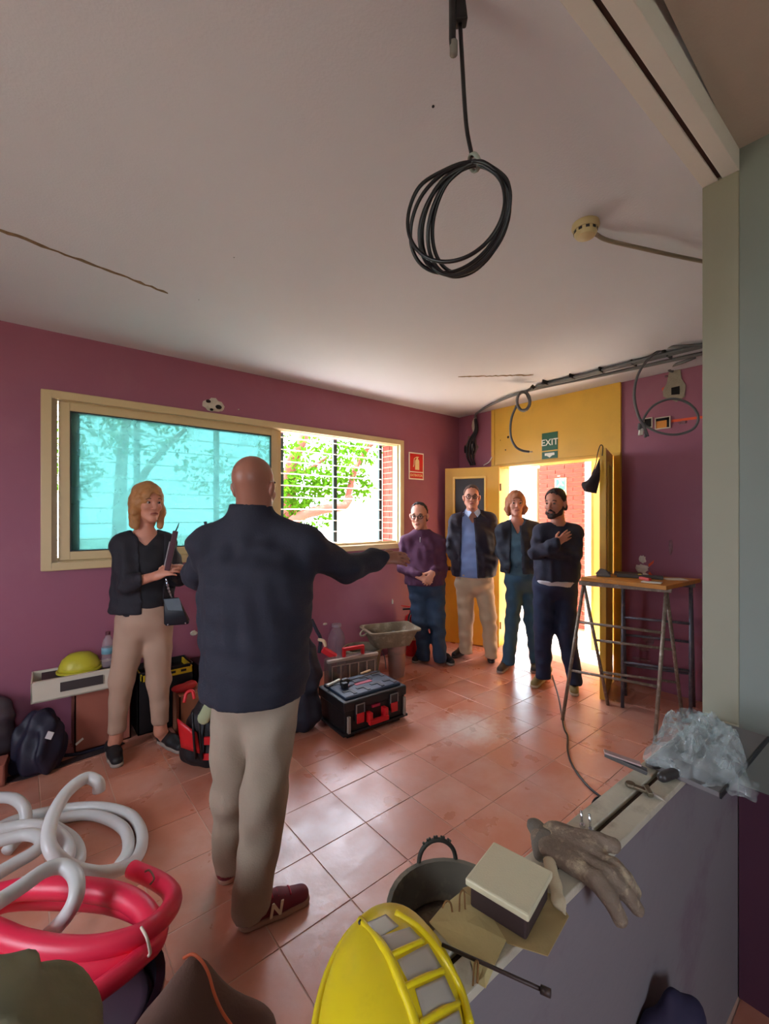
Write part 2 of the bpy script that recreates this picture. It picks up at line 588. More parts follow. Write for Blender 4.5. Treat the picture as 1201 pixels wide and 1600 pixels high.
XB = 4.19          # door wall
YW = 3.59          # window wall
ZC = 2.69
X0 = -2.2
# partition line (near face through C, along E)
CP = Vector((1.72, 0.348, 0)); E = Vector((0.9994, -0.0344, 0)); NP = Vector((0.0344, 0.9994, 0))
TH = 0.09

# ---------------------------------------------------------------- floor with its tiles
fl = struct(MB().box((X0 - 0.2, -2.7, -0.12), (XB + 0.2, YW + 0.25, -0.0022)).build('floor', M_GROUT))
PT = 0.302; TX0 = 0.995; TY0 = 1.70
def tile_mesh(w, d, h, e=0.004):
    b = MB(); x = w / 2; y = d / 2
    vs = [(-x, -y, -h), (x, -y, -h), (x, y, -h), (-x, y, -h), (-x, -y, -e), (x, -y, -e), (x, y, -e), (-x, y, -e),
          (-x + e, -y + e, 0), (x - e, -y + e, 0), (x - e, y - e, 0), (-x + e, y - e, 0)]
    fs = [(8, 9, 10, 11)] + [(i, (i + 1) % 4, 4 + (i + 1) % 4, 4 + i) for i in range(4)] + [(4 + i, 4 + (i + 1) % 4, 8 + (i + 1) % 4, 8 + i) for i in range(4)]
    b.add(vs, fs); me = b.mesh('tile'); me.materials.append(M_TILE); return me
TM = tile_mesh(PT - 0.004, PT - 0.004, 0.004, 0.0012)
i0 = math.ceil((-1.3 - TX0) / PT); 
for i in range(i0, 11):
    for j in range(-4, 7):
        x = TX0 + (i + 0.5) * PT; y = TY0 + (j + 0.5) * PT
        o = bpy.data.objects.new('tile', TM); COL.objects.link(o); o.parent = fl
        if x + PT / 2 > XB:
            wv = XB - (x - PT / 2)
            if wv < 0.03: 
                bpy.data.objects.remove(o); continue
            o.scale.x = wv / PT; x = XB - wv / 2
        if y + PT / 2 > YW:
            wv = YW - (y - PT / 2)
            if wv < 0.03:
                bpy.data.objects.remove(o); continue
            o.scale.y = wv / PT; y = YW - wv / 2
        o.location = (x, y, random.uniform(-0.0006, 0.0003)); 
        o.rotation_euler = (random.uniform(-1, 1) * 0.002, random.uniform(-1, 1) * 0.002, random.randrange(4) * 0)
# near room floor and the strip at the far left: same tiles in one piece each, out of view
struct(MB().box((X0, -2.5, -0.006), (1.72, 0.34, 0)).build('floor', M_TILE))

# ---------------------------------------------------------------- ceiling
ce = struct(MB().box((X0 - 0.2, 0.36, ZC), (XB + 0.2, YW + 0.25, ZC + 0.15)).build('ceiling', M_CEIL))
struct(MB().box((X0 - 0.2, -2.7, 2.635), (1.9, 0.352, 2.80)).build('ceiling', mat('near_ceiling', (190, 178, 165), 0.8, bump=0.1, bscale=90, var=0.05)))
# cracks: jagged scars
def scar(p, q, w, n=26, drop=0.003):
    b = MB(); vs = []; 
    d = (q - p); s = Vector((-d.y, d.x, 0)).normalized()
    for i in range(n + 1):
        c = p + d * (i / n); j = random.uniform(-1, 1) * w * 0.3
        a = w * random.uniform(0.35, 0.7) * (0.4 if i in (0, n) else 1)
        vs += [c + s * (j + a) , c + s * j - UP * drop, c + s * (j - a)]
    fs = []
    for i in range(n):
        fs += [(3 * i, 3 * i + 1, 3 * i + 4, 3 * i + 3), (3 * i + 1, 3 * i + 2, 3 * i + 5, 3 * i + 4)]
    return b.add(vs, fs)
M_SCAR = mat('open_chase', (132, 108, 82), 0.9, var=0.4, scale=60, bump=0.6)
scar(onZ(-30, 348, ZC - 0.001), onZ(262, 458, ZC - 0.001), 0.022).build('ceiling_chase', M_SCAR, ce)
scar(onZ(715, 589, ZC - 0.001), onZ(832, 586, ZC - 0.001), 0.03).build('ceiling_chase', M_SCAR, ce)
for (px, py, r) in ((676, 166, 0.004), (365, 402, 0.002), (310, 468, 0.002)):
    c = onZ(px, py, ZC); MB().lathe([(r, -0.002), (r, 0.001)], c, 10).build('screw_hole', M_HOLE, ce)

# ---------------------------------------------------------------- window wall
WX0, WX1, WZ0, WZ1 = 0.11, 3.24, 1.133, 2.30
HX0, HX1, HZ0, HZ1 = WX0 + 0.025, WX1 - 0.03, WZ0 + 0.025, WZ1 - 0.025
YO = YW + 0.27
wl = MB()
wl.box((X0, YW, -0.12), (HX0, YO, ZC + 0.15)); wl.box((HX1, YW, -0.12), (XB + 0.2, YO, ZC + 0.15))
wl.box((HX0, YW, -0.12), (HX1, YO, HZ0)); wl.box((HX0, YW, HZ1), (HX1, YO, ZC + 0.15))
wl = struct(wl.build('wall_left', M_PURPLE))
# brick reveal at the right side and left side of the opening
for xs in ((HX1 - 0.012, HX1), (HX0, HX0 + 0.012)):
    z = HZ0 + 0.002; row = 0
    MB().box((xs[0] + (0.004 if xs[0] > 1 else 0), YW + 0.09, HZ0), (xs[1] - (0.004 if xs[0] < 1 else 0), YO + 0.02, HZ1)).build('reveal_mortar', M_MORTAR, wl)
    while z < HZ1 - 0.03:
        y0, y1 = YW + 0.092, YO + 0.018
        cuts = [y0, y0 + 0.12, y1] if row % 2 == 0 else [y0, y0 + 0.07, y1]
        for a, b_ in zip(cuts[:-1], cuts[1:]):
            MB().box((xs[0], a + 0.003, z), (xs[1], b_ - 0.003, min(z + 0.052, HZ1))).build('brick', M_BRICK, wl)
        z += 0.062; row += 1

# window 1: cream sliding window
win = tag(empty('window_1', ((WX0 + WX1) / 2, YW, WZ0)), kind='structure')
def ring(b, x0, x1, z0, z1, wx, wz, y0, y1):
    b.box((x0, y0, z0), (x0 + wx, y1, z1)); b.box((x1 - wx, y0, z0), (x1, y1, z1))
    b.box((x0 + wx, y0, z0), (x1 - wx, y1, z0 + wz)); b.box((x0 + wx, y0, z1 - wz), (x1 - wx, y1, z1)); return b
ring(MB(), WX0, WX1, WZ0, WZ1, 0.055, 0.05, YW - 0.035, YW + 0.004).build('window_casing', M_CREAM, win, bevel=0.004)
ring(MB(), HX0, HX1, HZ0, HZ1, 0.035, 0.03, YW + 0.004, YW + 0.088).build('window_frame', M_CREAM, win, bevel=0.003)
b = MB()
b.box((HX0 + 0.03, YW + 0.03, HZ0 + 0.03), (HX1 - 0.03, YW + 0.038, HZ0 + 0.05)); b.box((HX0 + 0.03, YW + 0.055, HZ0 + 0.03), (HX1 - 0.03, YW + 0.063, HZ0 + 0.05))
b.build('window_track', M_CREAM, win)
def sash(x0, x1, y0, y1, dark):
    z0, z1 = HZ0 + 0.035, HZ1 - 0.032
    s = ring(MB(), x0, x1, z0, z1, 0.06, 0.055, y0, y1).build('sash', M_CREAM, win, bevel=0.003)
    MB().box((x0 + 0.055, (y0 + y1) / 2 - 0.003, z0 + 0.05), (x1 - 0.055, (y0 + y1) / 2 + 0.003, z1 - 0.05)).build('pane', M_PANE, s)
    ring(MB(), x0 + 0.057, x1 - 0.057, z0 + 0.052, z1 - 0.052, 0.010, 0.010, y0 + 0.004, y1 - 0.004).build('pane_gasket', M_DARK, s)
    return s
M_PANE = pane_mat('teal_film_pane', (177, 202, 200), 0.6, 0.26)
s1 = sash(0.205, 1.765, YW + 0.006, YW + 0.040, True)
s2 = sash(0.255, 1.815, YW + 0.044, YW + 0.078, True)
MB().box((HX0 + 0.01, YW - 0.006, 1.52), (HX0 + 0.032, YW + 0.012, 1.70)).build('window_latch', M_DARK, win, bevel=0.003)
MB().box((HX0 + 0.028, YW - 0.01, HZ0 + 0.02), (HX0 + 0.062, YW + 0.03, HZ1 - 0.02)).build('frame_channel', mat('cream_shade', (168, 146, 106), 0.45), win)

# plaster break above the window
def lump(name, c, r, m, parent, nrm, seed, squash=0.25):
    """ragged plaster patch on a wall: a shallow rough disc"""
    rs = random.Random(seed); nrm = Vector(nrm).normalized(); s = nrm.orthogonal().normalized()
    if abs(s.z) > 0.9: s = nrm.cross(s)
    s = UP.cross(nrm).normalized(); u = UP
    b = MB(); vs = [Vector(c) + nrm * (0.012)]; n = 18
    for k in range(n):
        a = 2 * PI * k / n; q = rs.uniform(0.75, 1.1)
        d = s * math.cos(a) * r[0] * q + u * math.sin(a) * r[1] * q
        vs.append(Vector(c) + d * 0.7 + nrm * (0.008 + rs.uniform(0, 0.008)))
    for k in range(n):
        a = 2 * PI * k / n; q = rs.uniform(0.8, 1.15)
        d = s * math.cos(a) * r[0] * q + u * math.sin(a) * r[1] * q
        vs.append(Vector(c) + d - nrm * 0.001)
    fs = []
    for k in range(n):
        l = (k + 1) % n
        fs += [(0, 1 + k, 1 + l), (1 + k, 1 + n + k, 1 + n + l, 1 + l)]
    return b.add(vs, fs).build(name, m, parent)
p = onY(333, 633, YW); lump('plaster_patch', p, (0.085, 0.055), M_PLASTER, wl, (0, -1, 0), 1)
for (px, py, r) in ((325, 627, 0.014), (341, 636, 0.018), (330, 640, 0.010)):
    q = onY(px, py, YW - 0.012); MB().ell(q, (r * 1.4, 0.006, r)).build('plaster_hole', M_HOLE, wl, smooth=True)
for (px, py, rx, rz, sd) in ((302, 989, 0.03, 0.02, 3), (372, 640, 0.006, 0.006, 4), (612, 940, 0.008, 0.03, 5), (507, 975, 0.025, 0.012, 6)):
    lump('plaster_patch', onY(px, py, YW), (rx, rz), M_PLASTER, wl, (0, -1, 0), sd)

# outside grille: posts and rails of wire
gr = thing('window_grille', 'dark upright window bars with thin pale horizontal rods outside the window', 'grille', (1.6, 3.80, 1.1))
M_BAR = mat('dark_green_steel', (38, 58, 56), 0.5, var=0.15, scale=20)
M_ROD = mat('pale_steel_rod', (210, 214, 206), 0.4, var=0.1, scale=20)
for k in range(6):
    x = 3.175 - 0.615 * k
    MB().box((x - 0.022, 3.88, 1.0), (x + 0.022, 3.91, 2.45)).build('bar', M_BAR, gr, bevel=0.003)
for k in range(10):
    z = 1.20 + k * 0.115
    MB().tube([(0.0, 3.872, z), (3.3, 3.872, z)], 0.0055, 6).build('rod', M_ROD, gr)

# ---------------------------------------------------------------- door wall
DY0, DY1, DZ = 1.70, 3.05, 2.085
wb = MB()
wb.box((XB, -0.2, -0.12), (XB + 0.2, DY0, ZC + 0.15)); wb.box((XB, DY1, -0.12), (XB + 0.2, YO, ZC + 0.15)); wb.box((XB, DY0, DZ), (XB + 0.2, DY1, ZC + 0.15))
wb = struct(wb.build('wall_back', M_PURPLE))
# yellow surround: overpanel, side strips, jambs
sur = tag(empty('trim_1', (XB, 2.39, 0)), kind='structure')
YA, YB = 1.683, 3.094
MB().box((XB - 0.022, YA, DZ - 0.03), (XB, 3.045, ZC)).build('over_panel', M_YELLOW, sur, bevel=0.002)
MB().box((XB - 0.022, 3.05, DZ - 0.03), (XB, YB, ZC)).build('over_panel', M_YELLOW, sur, bevel=0.002)
MB().box((XB - 0.03, YA, 0), (XB + 0.2, 1.745, DZ - 0.032)).build('jamb', M_YELLOW, sur, bevel=0.003)
MB().box((XB - 0.03, 3.00, 0), (XB + 0.2, YB, DZ - 0.032)).build('jamb', M_YELLOW, sur, bevel=0.003)
MB().box((XB - 0.026, 1.745, DZ - 0.06), (XB + 0.2, 3.00, DZ - 0.032)).build('head_jamb', M_YELLOW, sur, bevel=0.003)
for (px, py, r) in ((793, 683, 0.014), (789, 703, 0.008), (781, 688, 0.005)):
    MB().lathe([(r, 0), (r * 0.9, 0.002)], onX(px, py, XB - 0.0235), 10, axis=(-1, 0, 0)).build('screw_hole', M_HOLE, sur)

def door_leaf(name, hinge, free, z1=2.03, th=0.045, knob=True):
    d = tag(empty(name, hinge), kind='structure')
    hinge = Vector(hinge); free = Vector(free); ax = (free - hinge); w = ax.length; ax.normalize()
    n = Vector((-ax.y, ax.x, 0)); z0 = 0.008
    def P(s, z): return hinge + ax * s + UP * z
    def blk(bb, s0, s1, za, zb, t=th, off=0): 
        bb.obox(P((s0 + s1) / 2, (za + zb) / 2) + n * off, ax * (s1 - s0) / 2, n * t / 2, UP * (zb - za) / 2); return bb
    g0, g1, gz0, gz1 = 0.165, w - 0.115, 1.0, 1.905
    b = MB(); blk(b, 0, g0, z0, z1); blk(b, g1, w, z0, z1); blk(b, g0, g1, gz1, z1); blk(b, g0, g1, z0, gz0)
    b.build('door_panel', M_YELLOW, d)
    bd = MB()
    for off in (th / 2 + 0.004, -th / 2 - 0.004):
        blk(bd, g0 - 0.022, g0, gz0 - 0.022, gz1 + 0.022, 0.016, off); blk(bd, g1, g1 + 0.022, gz0 - 0.022, gz1 + 0.022, 0.016, off)
        blk(bd, g0, g1, gz1, gz1 + 0.022, 0.016, off); blk(bd, g0, g1, gz0 - 0.022, gz0, 0.016, off)
    bd.build('glazing_bead', mat('yellow_bead', (236, 196, 96), 0.4), d, bevel=0.003)
    blk(MB(), g0, g1, gz0, gz1, 0.006).build('pane', mat('smoked_glass', (52, 42, 40), 0.35, spec=0.25, var=0.2, scale=4), d)
    kb = MB()
    for sgn in (1, -1):
        c = P(w - 0.06, 0.87) + n * (th / 2) * sgn
        kb.lathe([(0.018, 0), (0.018, 0.005), (0.008, 0.008), (0.009, 0.03), (0.024, 0.038), (0.025, 0.05), (0.012, 0.06), (0, 0.062)], c, 14, axis=n * sgn)
    if knob: kb.build('door_knob', mat('dark_bronze', (60, 42, 28), 0.35, metal=0.7), d, smooth=True)
    for zz in (0.25, 1.0, 1.8):
        MB().cyl(P(-0.012, zz - 0.04) , P(-0.012, zz + 0.04), 0.009, n=10).build('hinge', mat('brass_hinge', (120, 90, 45), 0.4, metal=0.6), d)
    return d
door_leaf('door_1', (XB - 0.045, 2.965, 0), (3.862, 3.515, 0))
door_leaf('door_2', (XB - 0.045, 1.765, 0), (3.605, 1.592, 0), knob=False)

# broken masonry left of the door
c = onX(738, 690, XB); 
lump('plaster_patch', onX(736, 700, XB), (0.10, 0.16), mat('torn_plaster', (120, 92, 80), 0.95, var=0.35, scale=25, bump=0.8, bscale=30), wb, (-1, 0, 0), 9)
lump('plaster_patch', onX(741, 664, XB), (0.045, 0.10), M_PLASTER, wb, (-1, 0, 0), 10)
MB().ell(onX(737, 700, XB - 0.013), (0.008, 0.05, 0.085)).build('plaster_hole', M_HOLE, wb, smooth=True)
MB().ell(onX(726, 702, XB - 0.012), (0.006, 0.018, 0.05)).build('plaster_hole', M_HOLE, wb, smooth=True)
MB().obox(onX(738, 699, XB - 0.026), (0.006, 0, 0), (0, 0.013, 0), (0, 0, 0.042)).build('conduit_stub', M_WHITE, wb, bevel=0.004)
for dy, sd in ((0.0, 1), (0.028, 2), (-0.03, 3)):
    a = onX(742, 655, XB - 0.03); 
    pts = [a + Vector((0, dy * 0.3, 0)), onX(743, 672, XB - 0.05) + Vector((0, dy * 0.6, 0)), onX(735, 690, XB - 0.04) + Vector((0, dy * 1.4, 0)), onX(733, 712, XB - 0.04) + Vector((0, dy * 1.5, 0)), onX(738, 727, XB - 0.025) + Vector((0, dy, 0))]
    MB().tube(spline(pts, 6), 0.010, 8).build('loose_cable', M_DARK, wb, smooth=True)
MB().tube(spline([onX(755, 727, XB - 0.02), onX(763, 722, XB - 0.05), onX(768, 714, XB - 0.06)], 6), 0.006, 8).build('wire_end', M_WHITE, wb, smooth=True)
# plaster trowelled wall patches on the right stretch
b = MB()
def wallpoly(pts, x, t=0.006):
    q = [onX(px, py, x) for px, py in pts]; k = len(q); bb = MB()
    vs = q + [p - Vector((t, 0, 0)) for p in q]
    return bb.add(vs, [tuple(range(k)), tuple(range(2 * k - 1, k - 1, -1))] + [(i, (i + 1) % k, k + (i + 1) % k, k + i) for i in range(k)])
M_PLG = mat('grey_filler', (152, 140, 122), 0.9, var=0.2, scale=25, bump=0.5)
wallpoly([(1046, 575), (1062, 572), (1064, 592), (1071, 602), (1069, 620), (1056, 628), (1036, 620), (1035, 610), (1041, 600)], XB, 0.008).build('plaster_patch', M_PLG, wb)
wallpoly([(1048, 606), (1061, 603), (1061, 616), (1048, 617)], XB - 0.0085, 0.002).build('plaster_hole', M_HOLE, wb)
M_ORANGE = mat('orange_spray', (226, 84, 44), 0.7, var=0.15, scale=30)
wallpoly([(1048, 656), (1110, 648), (1110, 652), (1048, 660)], XB, 0.001).build('spray_line', M_ORANGE, wb)
wallpoly([(1033, 607), (1040, 603), (1040, 606), (1034, 611)], XB, 0.001).build('spray_line', M_ORANGE, wb)
wallpoly([(1012, 882), (1021, 875), (1020, 880), (1013, 886)], XB, 0.001).build('spray_line', M_ORANGE, wb)
wallpoly([(1014, 893), (1018, 898), (1016, 902), (1012, 896)], XB, 0.001).build('spray_line', M_ORANGE, wb)
for (px, py, ry, rz, sd) in ((1003, 874, 0.030, 0.035, 21), (1002, 888, 0.055, 0.04, 22), (1003, 899, 0.065, 0.028, 23), (1047, 855, 0.016, 0.065, 24), (1066, 660, 0.035, 0.016, 25), (1040, 588, 0.016, 0.01, 26), (1003, 1012, 0.06, 0.03, 27), (1013, 1000, 0.05, 0.045, 28), (1000, 1030, 0.08, 0.015, 29)):
    lump('plaster_patch', onX(px, py, XB), (ry, rz), mat('white_filler', (226, 214, 200), 0.9, var=0.1, scale=18, bump=0.4) if sd < 24 else mat('thin_filler', (150, 108, 116), 0.85, var=0.25, scale=18), wb, (-1, 0, 0), sd)
# electrical boxes let into the wall
def wall_box(name, label, px, py, w, h, inner):
    c = onX(px, py, XB); t = thing(name, label, 'wall box', c)
    b = MB(); y0, y1, z0, z1 = c.y - w, c.y + w, c.z - h, c.z + h; e = 0.008
    b.box((XB - 0.014, y0 - e, z0 - e), (XB, y0, z1 + e)); b.box((XB - 0.014, y1, z0 - e), (XB, y1 + e, z1 + e))
    b.box((XB - 0.014, y0, z0 - e), (XB, y1, z0)); b.box((XB - 0.014, y0, z1), (XB, y1, z1 + e))
    b.build('plaster_rim', M_PLASTER, t)
    MB().box((XB - 0.006, y0, z0), (XB - 0.001, y1, z1)).build('box_shell', inner, t)
    return t, (y0, y1, z0, z1)
t, (y0, y1, z0, z1) = wall_box('junction_box', 'orange electrical box set in the purple wall beside the spray line', 1035, 661, 0.05, 0.042, mat('orange_box', (206, 128, 36), 0.5, var=0.1))
MB().box((XB - 0.009, y0, z1 - 0.022), (XB - 0.0065, y1, z1)).build('box_lip', M_HOLE, t)
MB().box((XB - 0.009, y0, z0), (XB - 0.0065, y0 + 0.02, z1)).build('box_lip', M_HOLE, t)
wall_box('junction_box', 'black electrical box set in the purple wall behind cable ends', 1012, 661, 0.028, 0.036, M_HOLE)

# ---------------------------------------------------------------- other walls
we = MB(); we.box((X0 - 0.2, -2.7, -0.12), (X0, 0.9, ZC + 0.15)); we.box((X0 - 0.2, 1.9, -0.12), (X0, YW + 0.27, ZC + 0.15)); we.box((X0 - 0.2, 0.9, -0.12), (X0, 1.9, 0.85)); we.box((X0 - 0.2, 0.9, 2.35), (X0, 1.9, ZC + 0.15))
struct(we.build('wall_end', M_PURPLE))
w3 = tag(empty('added_window_end', (X0, 1.4, 0.85)), kind='structure')  # unseen window added to light the door wall and the left floor
b = ring(MB(), 0.9, 1.9, 0.85, 2.35, 0.05, 0.05, X0 - 0.1, X0 - 0.02); b.v = [(v[1], v[0], v[2]) for v in b.v]; b.build('window_frame', M_CREAM, w3)
MB().box((X0 - 0.08, 1.385, 0.9), (X0 - 0.04, 1.415, 2.3)).build('sash_stile', M_CREAM, w3)
def pbox(s0, s1, z0, z1, n0=0.0, n1=TH):
    """box in partition coordinates, s measured from the pillar corner"""
    c = CP + E * (s0 + s1) / 2 + NP * (n0 + n1) / 2 + UP * (z0 + z1) / 2
    return MB().obox(c, E * (s1 - s0) / 2, NP * (n1 - n0) / 2, UP * (z1 - z0) / 2)
struct(pbox(0.001, 2.62, -0.1, ZC + 0.1).build('wall_partition', M_GREY))
# pillar (end of the partition) with its casing
struct(pbox(-0.004, 0.03, 0.83, 2.567, -0.003, TH + 0.003).build('trim_2', mat('beige_casing', (148, 146, 126), 0.6, var=0.06, scale=5), bevel=0.003))
ZH = 0.845
hw = struct(pbox(-3.95, 0.0, -0.05, ZH - 0.014).build('wall_front', M_HALF))
# sill: two rails with a slot between
sill = tag(empty('trim_3', CP + UP * ZH), kind='structure')
M_SILL = mat('worn_sill', (190, 184, 164), 0.55, var=0.12, scale=16, stain=(120, 106, 88), stain_amt=0.6, stain_scale=14, bump=0.15)
pbox(-3.95, 0.0, ZH - 0.016, ZH, 0.052, TH + 0.003).build('sill_rail', M_SILL, sill, bevel=0.002)
pbox(-3.95, 0.0, ZH - 0.016, ZH, -0.003, 0.038).build('sill_rail', M_SILL, sill, bevel=0.002)
pbox(-3.95, 0.0, ZH - 0.018, ZH - 0.012, 0.036, 0.054).build('sill_slot', mat('slot_brown', (74, 56, 46), 0.8, var=0.3, scale=30), sill)
# beam over the opening
bm_ = tag(empty('trim_4', CP + UP * 2.567), kind='structure')
M_BEAM = mat('beam_paint', (222, 218, 210), 0.7, var=0.05, scale=4, bump=0.08, bscale=60)
pbox(-3.95, 0.03, 2.567, ZC + 0.1, 0.052, TH + 0.003).build('beam_rail', M_BEAM, bm_, bevel=0.002)
pbox(-3.95, 0.03, 2.567, ZC + 0.1, -0.003, 0.040).build('beam_rail', M_BEAM, bm_, bevel=0.002)
pbox(-3.95, -0.006, 2.573, ZC, 0.038, 0.054).build('beam_slot', mat('slot_rust', (62, 40, 34), 0.85, var=0.4, scale=40), bm_)
# near room: right wall (grey-green above, purple dado), rear wall with an added window, roofed above
wr = struct(MB().box((1.722, -2.7, -0.1), (1.86, 0.348, 2.75)).build('wall_right', M_GREEN))
MB().box((1.716, -2.5, 0), (1.722, 0.345, 0.66)).build('dado', M_DADO, wr)
wn_ = MB(); a0, a1, b0, b1 = -1.15, -0.05, 1.05, 2.25
wn_.box((X0, -2.7, -0.1), (a0, -2.5, 2.8)); wn_.box((a1, -2.7, -0.1), (1.86, -2.5, 2.8)); wn_.box((a0, -2.7, -0.1), (a1, -2.5, b0)); wn_.box((a0, -2.7, b1), (a1, -2.5, 2.8))
struct(wn_.build('wall_rear', M_GREEN))
w2 = tag(empty('added_window_rear', (-0.6, -2.5, 1.05)), kind='structure')  # window behind the camera, added to light the near room
ring(MB(), a0, a1, b0, b1, 0.05, 0.05, -2.62, -2.5).build('window_frame', M_CREAM, w2)
MB().box((-0.63, -2.6, b0 + 0.05), (-0.57, -2.56, b1 - 0.05)).build('sash_stile', M_CREAM, w2)

# ---------------------------------------------------------------- porch behind the door
PX = 5.62
M_PF = mat('porch_pavement', (205, 190, 170), 0.7, var=0.06, scale=6)
struct(MB().box((XB + 0.2, -3, -0.14), (12, 9, -0.02)).build('floor', M_PF))
struct(MB().box((XB + 0.0, 1.745, -0.02), (XB + 0.2, 3.0, 0.0)).build('trim_5', mat('threshold', (196, 150, 120), 0.5)))
pw = struct(MB().box((PX + 0.012, 2.36, -0.05), (PX + 0.2, 3.36, 2.75)).build('wall_porch', M_MORTAR))
bm = MB().box((-0.008, -0.118, -0.024), (0.008, 0.118, 0.024)).mesh('brick'); bm.materials.append(M_BRICK)
row = 0; z = 0.0
while z < 2.7:
    y = 3.354 + (0.12 if row % 2 else 0.0)
    while y > 2.40:
        o = bpy.data.objects.new('brick', bm); COL.objects.link(o); o.parent = pw
        ya, yb_ = max(y - 0.238, 2.37), min(y, 3.352); w = yb_ - ya; yc = (ya + yb_) / 2
        o.scale.y = w / 0.236
        o.location = (PX + 0.007 - random.uniform(0, 0.003), yc, z + 0.03)
        y -= 0.248
    z += 0.06; row += 1
# painted porch return wall and its pale edge trim
struct(MB().box((4.92, -0.4, -0.05), (5.2, 2.30, 2.75)).build('wall_side', mat('warm_yellow_wall', (226, 178, 84), 0.6, var=0.05)))
struct(MB().box((4.90, 2.30, -0.05), (5.2, 2.365, 2.75)).build('trim_6', M_WHITE, bevel=0.004))
struct(MB().box((5.05, 1.2, 2.76), (6.2, 6.5, 2.86)).build('added_eaves', M_WHITE))  # unseen eaves added to shade the brick and the porch door
# white glazed door
M_D3 = mat('cream_lacquer', (196, 162, 128), 0.4, var=0.04, scale=6)
d3 = tag(empty('door_3', (PX, 3.38, 0)), kind='structure')
b = MB(); b.box((PX - 0.02, 3.38, -0.02), (PX + 0.1, 3.45, 2.15)); b.box((PX - 0.02, 4.10, -0.02), (PX + 0.1, 4.17, 2.15)); b.box((PX - 0.02, 3.45, 2.08), (PX + 0.1, 4.10, 2.15))
b.build('door_frame', M_D3, d3, bevel=0.004)
b = ring(MB(), 3.46, 4.09, 0.0, 2.07, 0.075, 0.10, PX + 0.0, PX + 0.05)
b.v = [(v[1], v[0], v[2]) for v in b.v]
b.build('door_leaf', M_D3, d3, bevel=0.004)
MB().box((PX + 0.02, 3.53, 0.09), (PX + 0.028, 4.02, 1.98)).build('pane', pane_mat('clear_pane', (235, 245, 245), 1, 0.08), d3)
MB().bar((PX - 0.04, 3.50, 0.95), (PX - 0.04, 3.50, 1.12), 0.02, 0.02).build('door_handle', mat('steel_handle', (180, 180, 178), 0.3, metal=0.9), d3)
struct(MB().box((PX, 4.17, -0.05), (PX + 0.2, 9.0, 2.75)).build('wall_porch', mat('pale_render', (214, 200, 176), 0.8)))

# ---------------------------------------------------------------- outside: garden seen through the window
struct(MB().box((-40, -40, -0.4), (40, 40, -0.3)).build('ground', mat('garden_ground', (132, 128, 110), 0.9, var=0.2)))
struct(MB().box((-1.0, YO, -0.3), (XB + 0.2, 5.3, -0.27)).build('floor', mat('bounce_paving', (214, 208, 198), 0.8, var=0.06, scale=5)))  # unseen pale strip added to bounce sunlight up onto the ceiling
def leaf_mat():
    m = bpy.data.materials.new('green_leaf'); m.use_nodes = True
    nt = m.node_tree; N = nt.nodes; L = nt.links
    for n in list(N):
        if n.type == 'BSDF_PRINCIPLED': N.remove(n)
    o = [n for n in N if n.type == 'OUTPUT_MATERIAL'][0]
    no = N.new('ShaderNodeTexNoise'); no.inputs['Scale'].default_value = 2.5
    tc = N.new('ShaderNodeTexCoord'); L.new(tc.outputs['Object'], no.inputs['Vector'])
    mx = N.new('ShaderNodeMix'); mx.data_type = 'RGBA'; mx.inputs['A'].default_value = lin((34, 78, 12)); mx.inputs['B'].default_value = lin((84, 126, 26))
    L.new(no.outputs['Fac'], mx.inputs['Factor'])
    d = N.new('ShaderNodeBsdfDiffuse'); t = N.new('ShaderNodeBsdfTranslucent')
    L.new(mx.outputs['Result'], d.inputs['Color']); L.new(mx.outputs['Result'], t.inputs['Color'])
    ms = N.new('ShaderNodeMixShader'); ms.inputs[0].default_value = 0.5
    L.new(d.outputs[0], ms.inputs[1]); L.new(t.outputs[0], ms.inputs[2]); L.new(ms.outputs[0], o.inputs['Surface'])
    return m
M_LEAF = leaf_mat()
M_BARK = mat('reddish_bark', (120, 64, 46), 0.85, var=0.25, scale=12, bump=0.4)
def tree(name, label, base, limbs, blobs, nleaf, size, seed):
    rs = np.random.RandomState(seed)
    t = thing(name, label, 'tree', base)
    for (pts, r0, r1) in limbs:
        P = spline(pts, 8); n = len(P)
        MB().tube(P, [r0 + (r1 - r0) * i / (n - 1) for i in range(n)], 9).build('branch', M_BARK, t, smooth=True)
    vs = []; fs = []
    for (c, r, k) in blobs:
        for _ in range(int(nleaf * k)):
            v = rs.normal(size=3); v /= np.linalg.norm(v); q = np.array(c) + v * np.array(r) * rs.uniform(0.2, 1) ** 0.5
            a = rs.normal(size=3); a /= np.linalg.norm(a); b_ = np.cross(a, rs.normal(size=3)); b_ /= np.linalg.norm(b_)
            s = size * rs.uniform(0.6, 1.3); w = s * 0.45
            i = len(vs)
            vs += [q - a * s, q + b_ * w, q + a * s, q - b_ * w]; fs.append((i, i + 1, i + 2, i + 3))
    me = bpy.data.meshes.new('foliage'); me.from_pydata([tuple(v) for v in vs], [], fs); me.update()
    tag(link_mesh('foliage', me, M_LEAF, t), kind='stuff')
T = 7.0
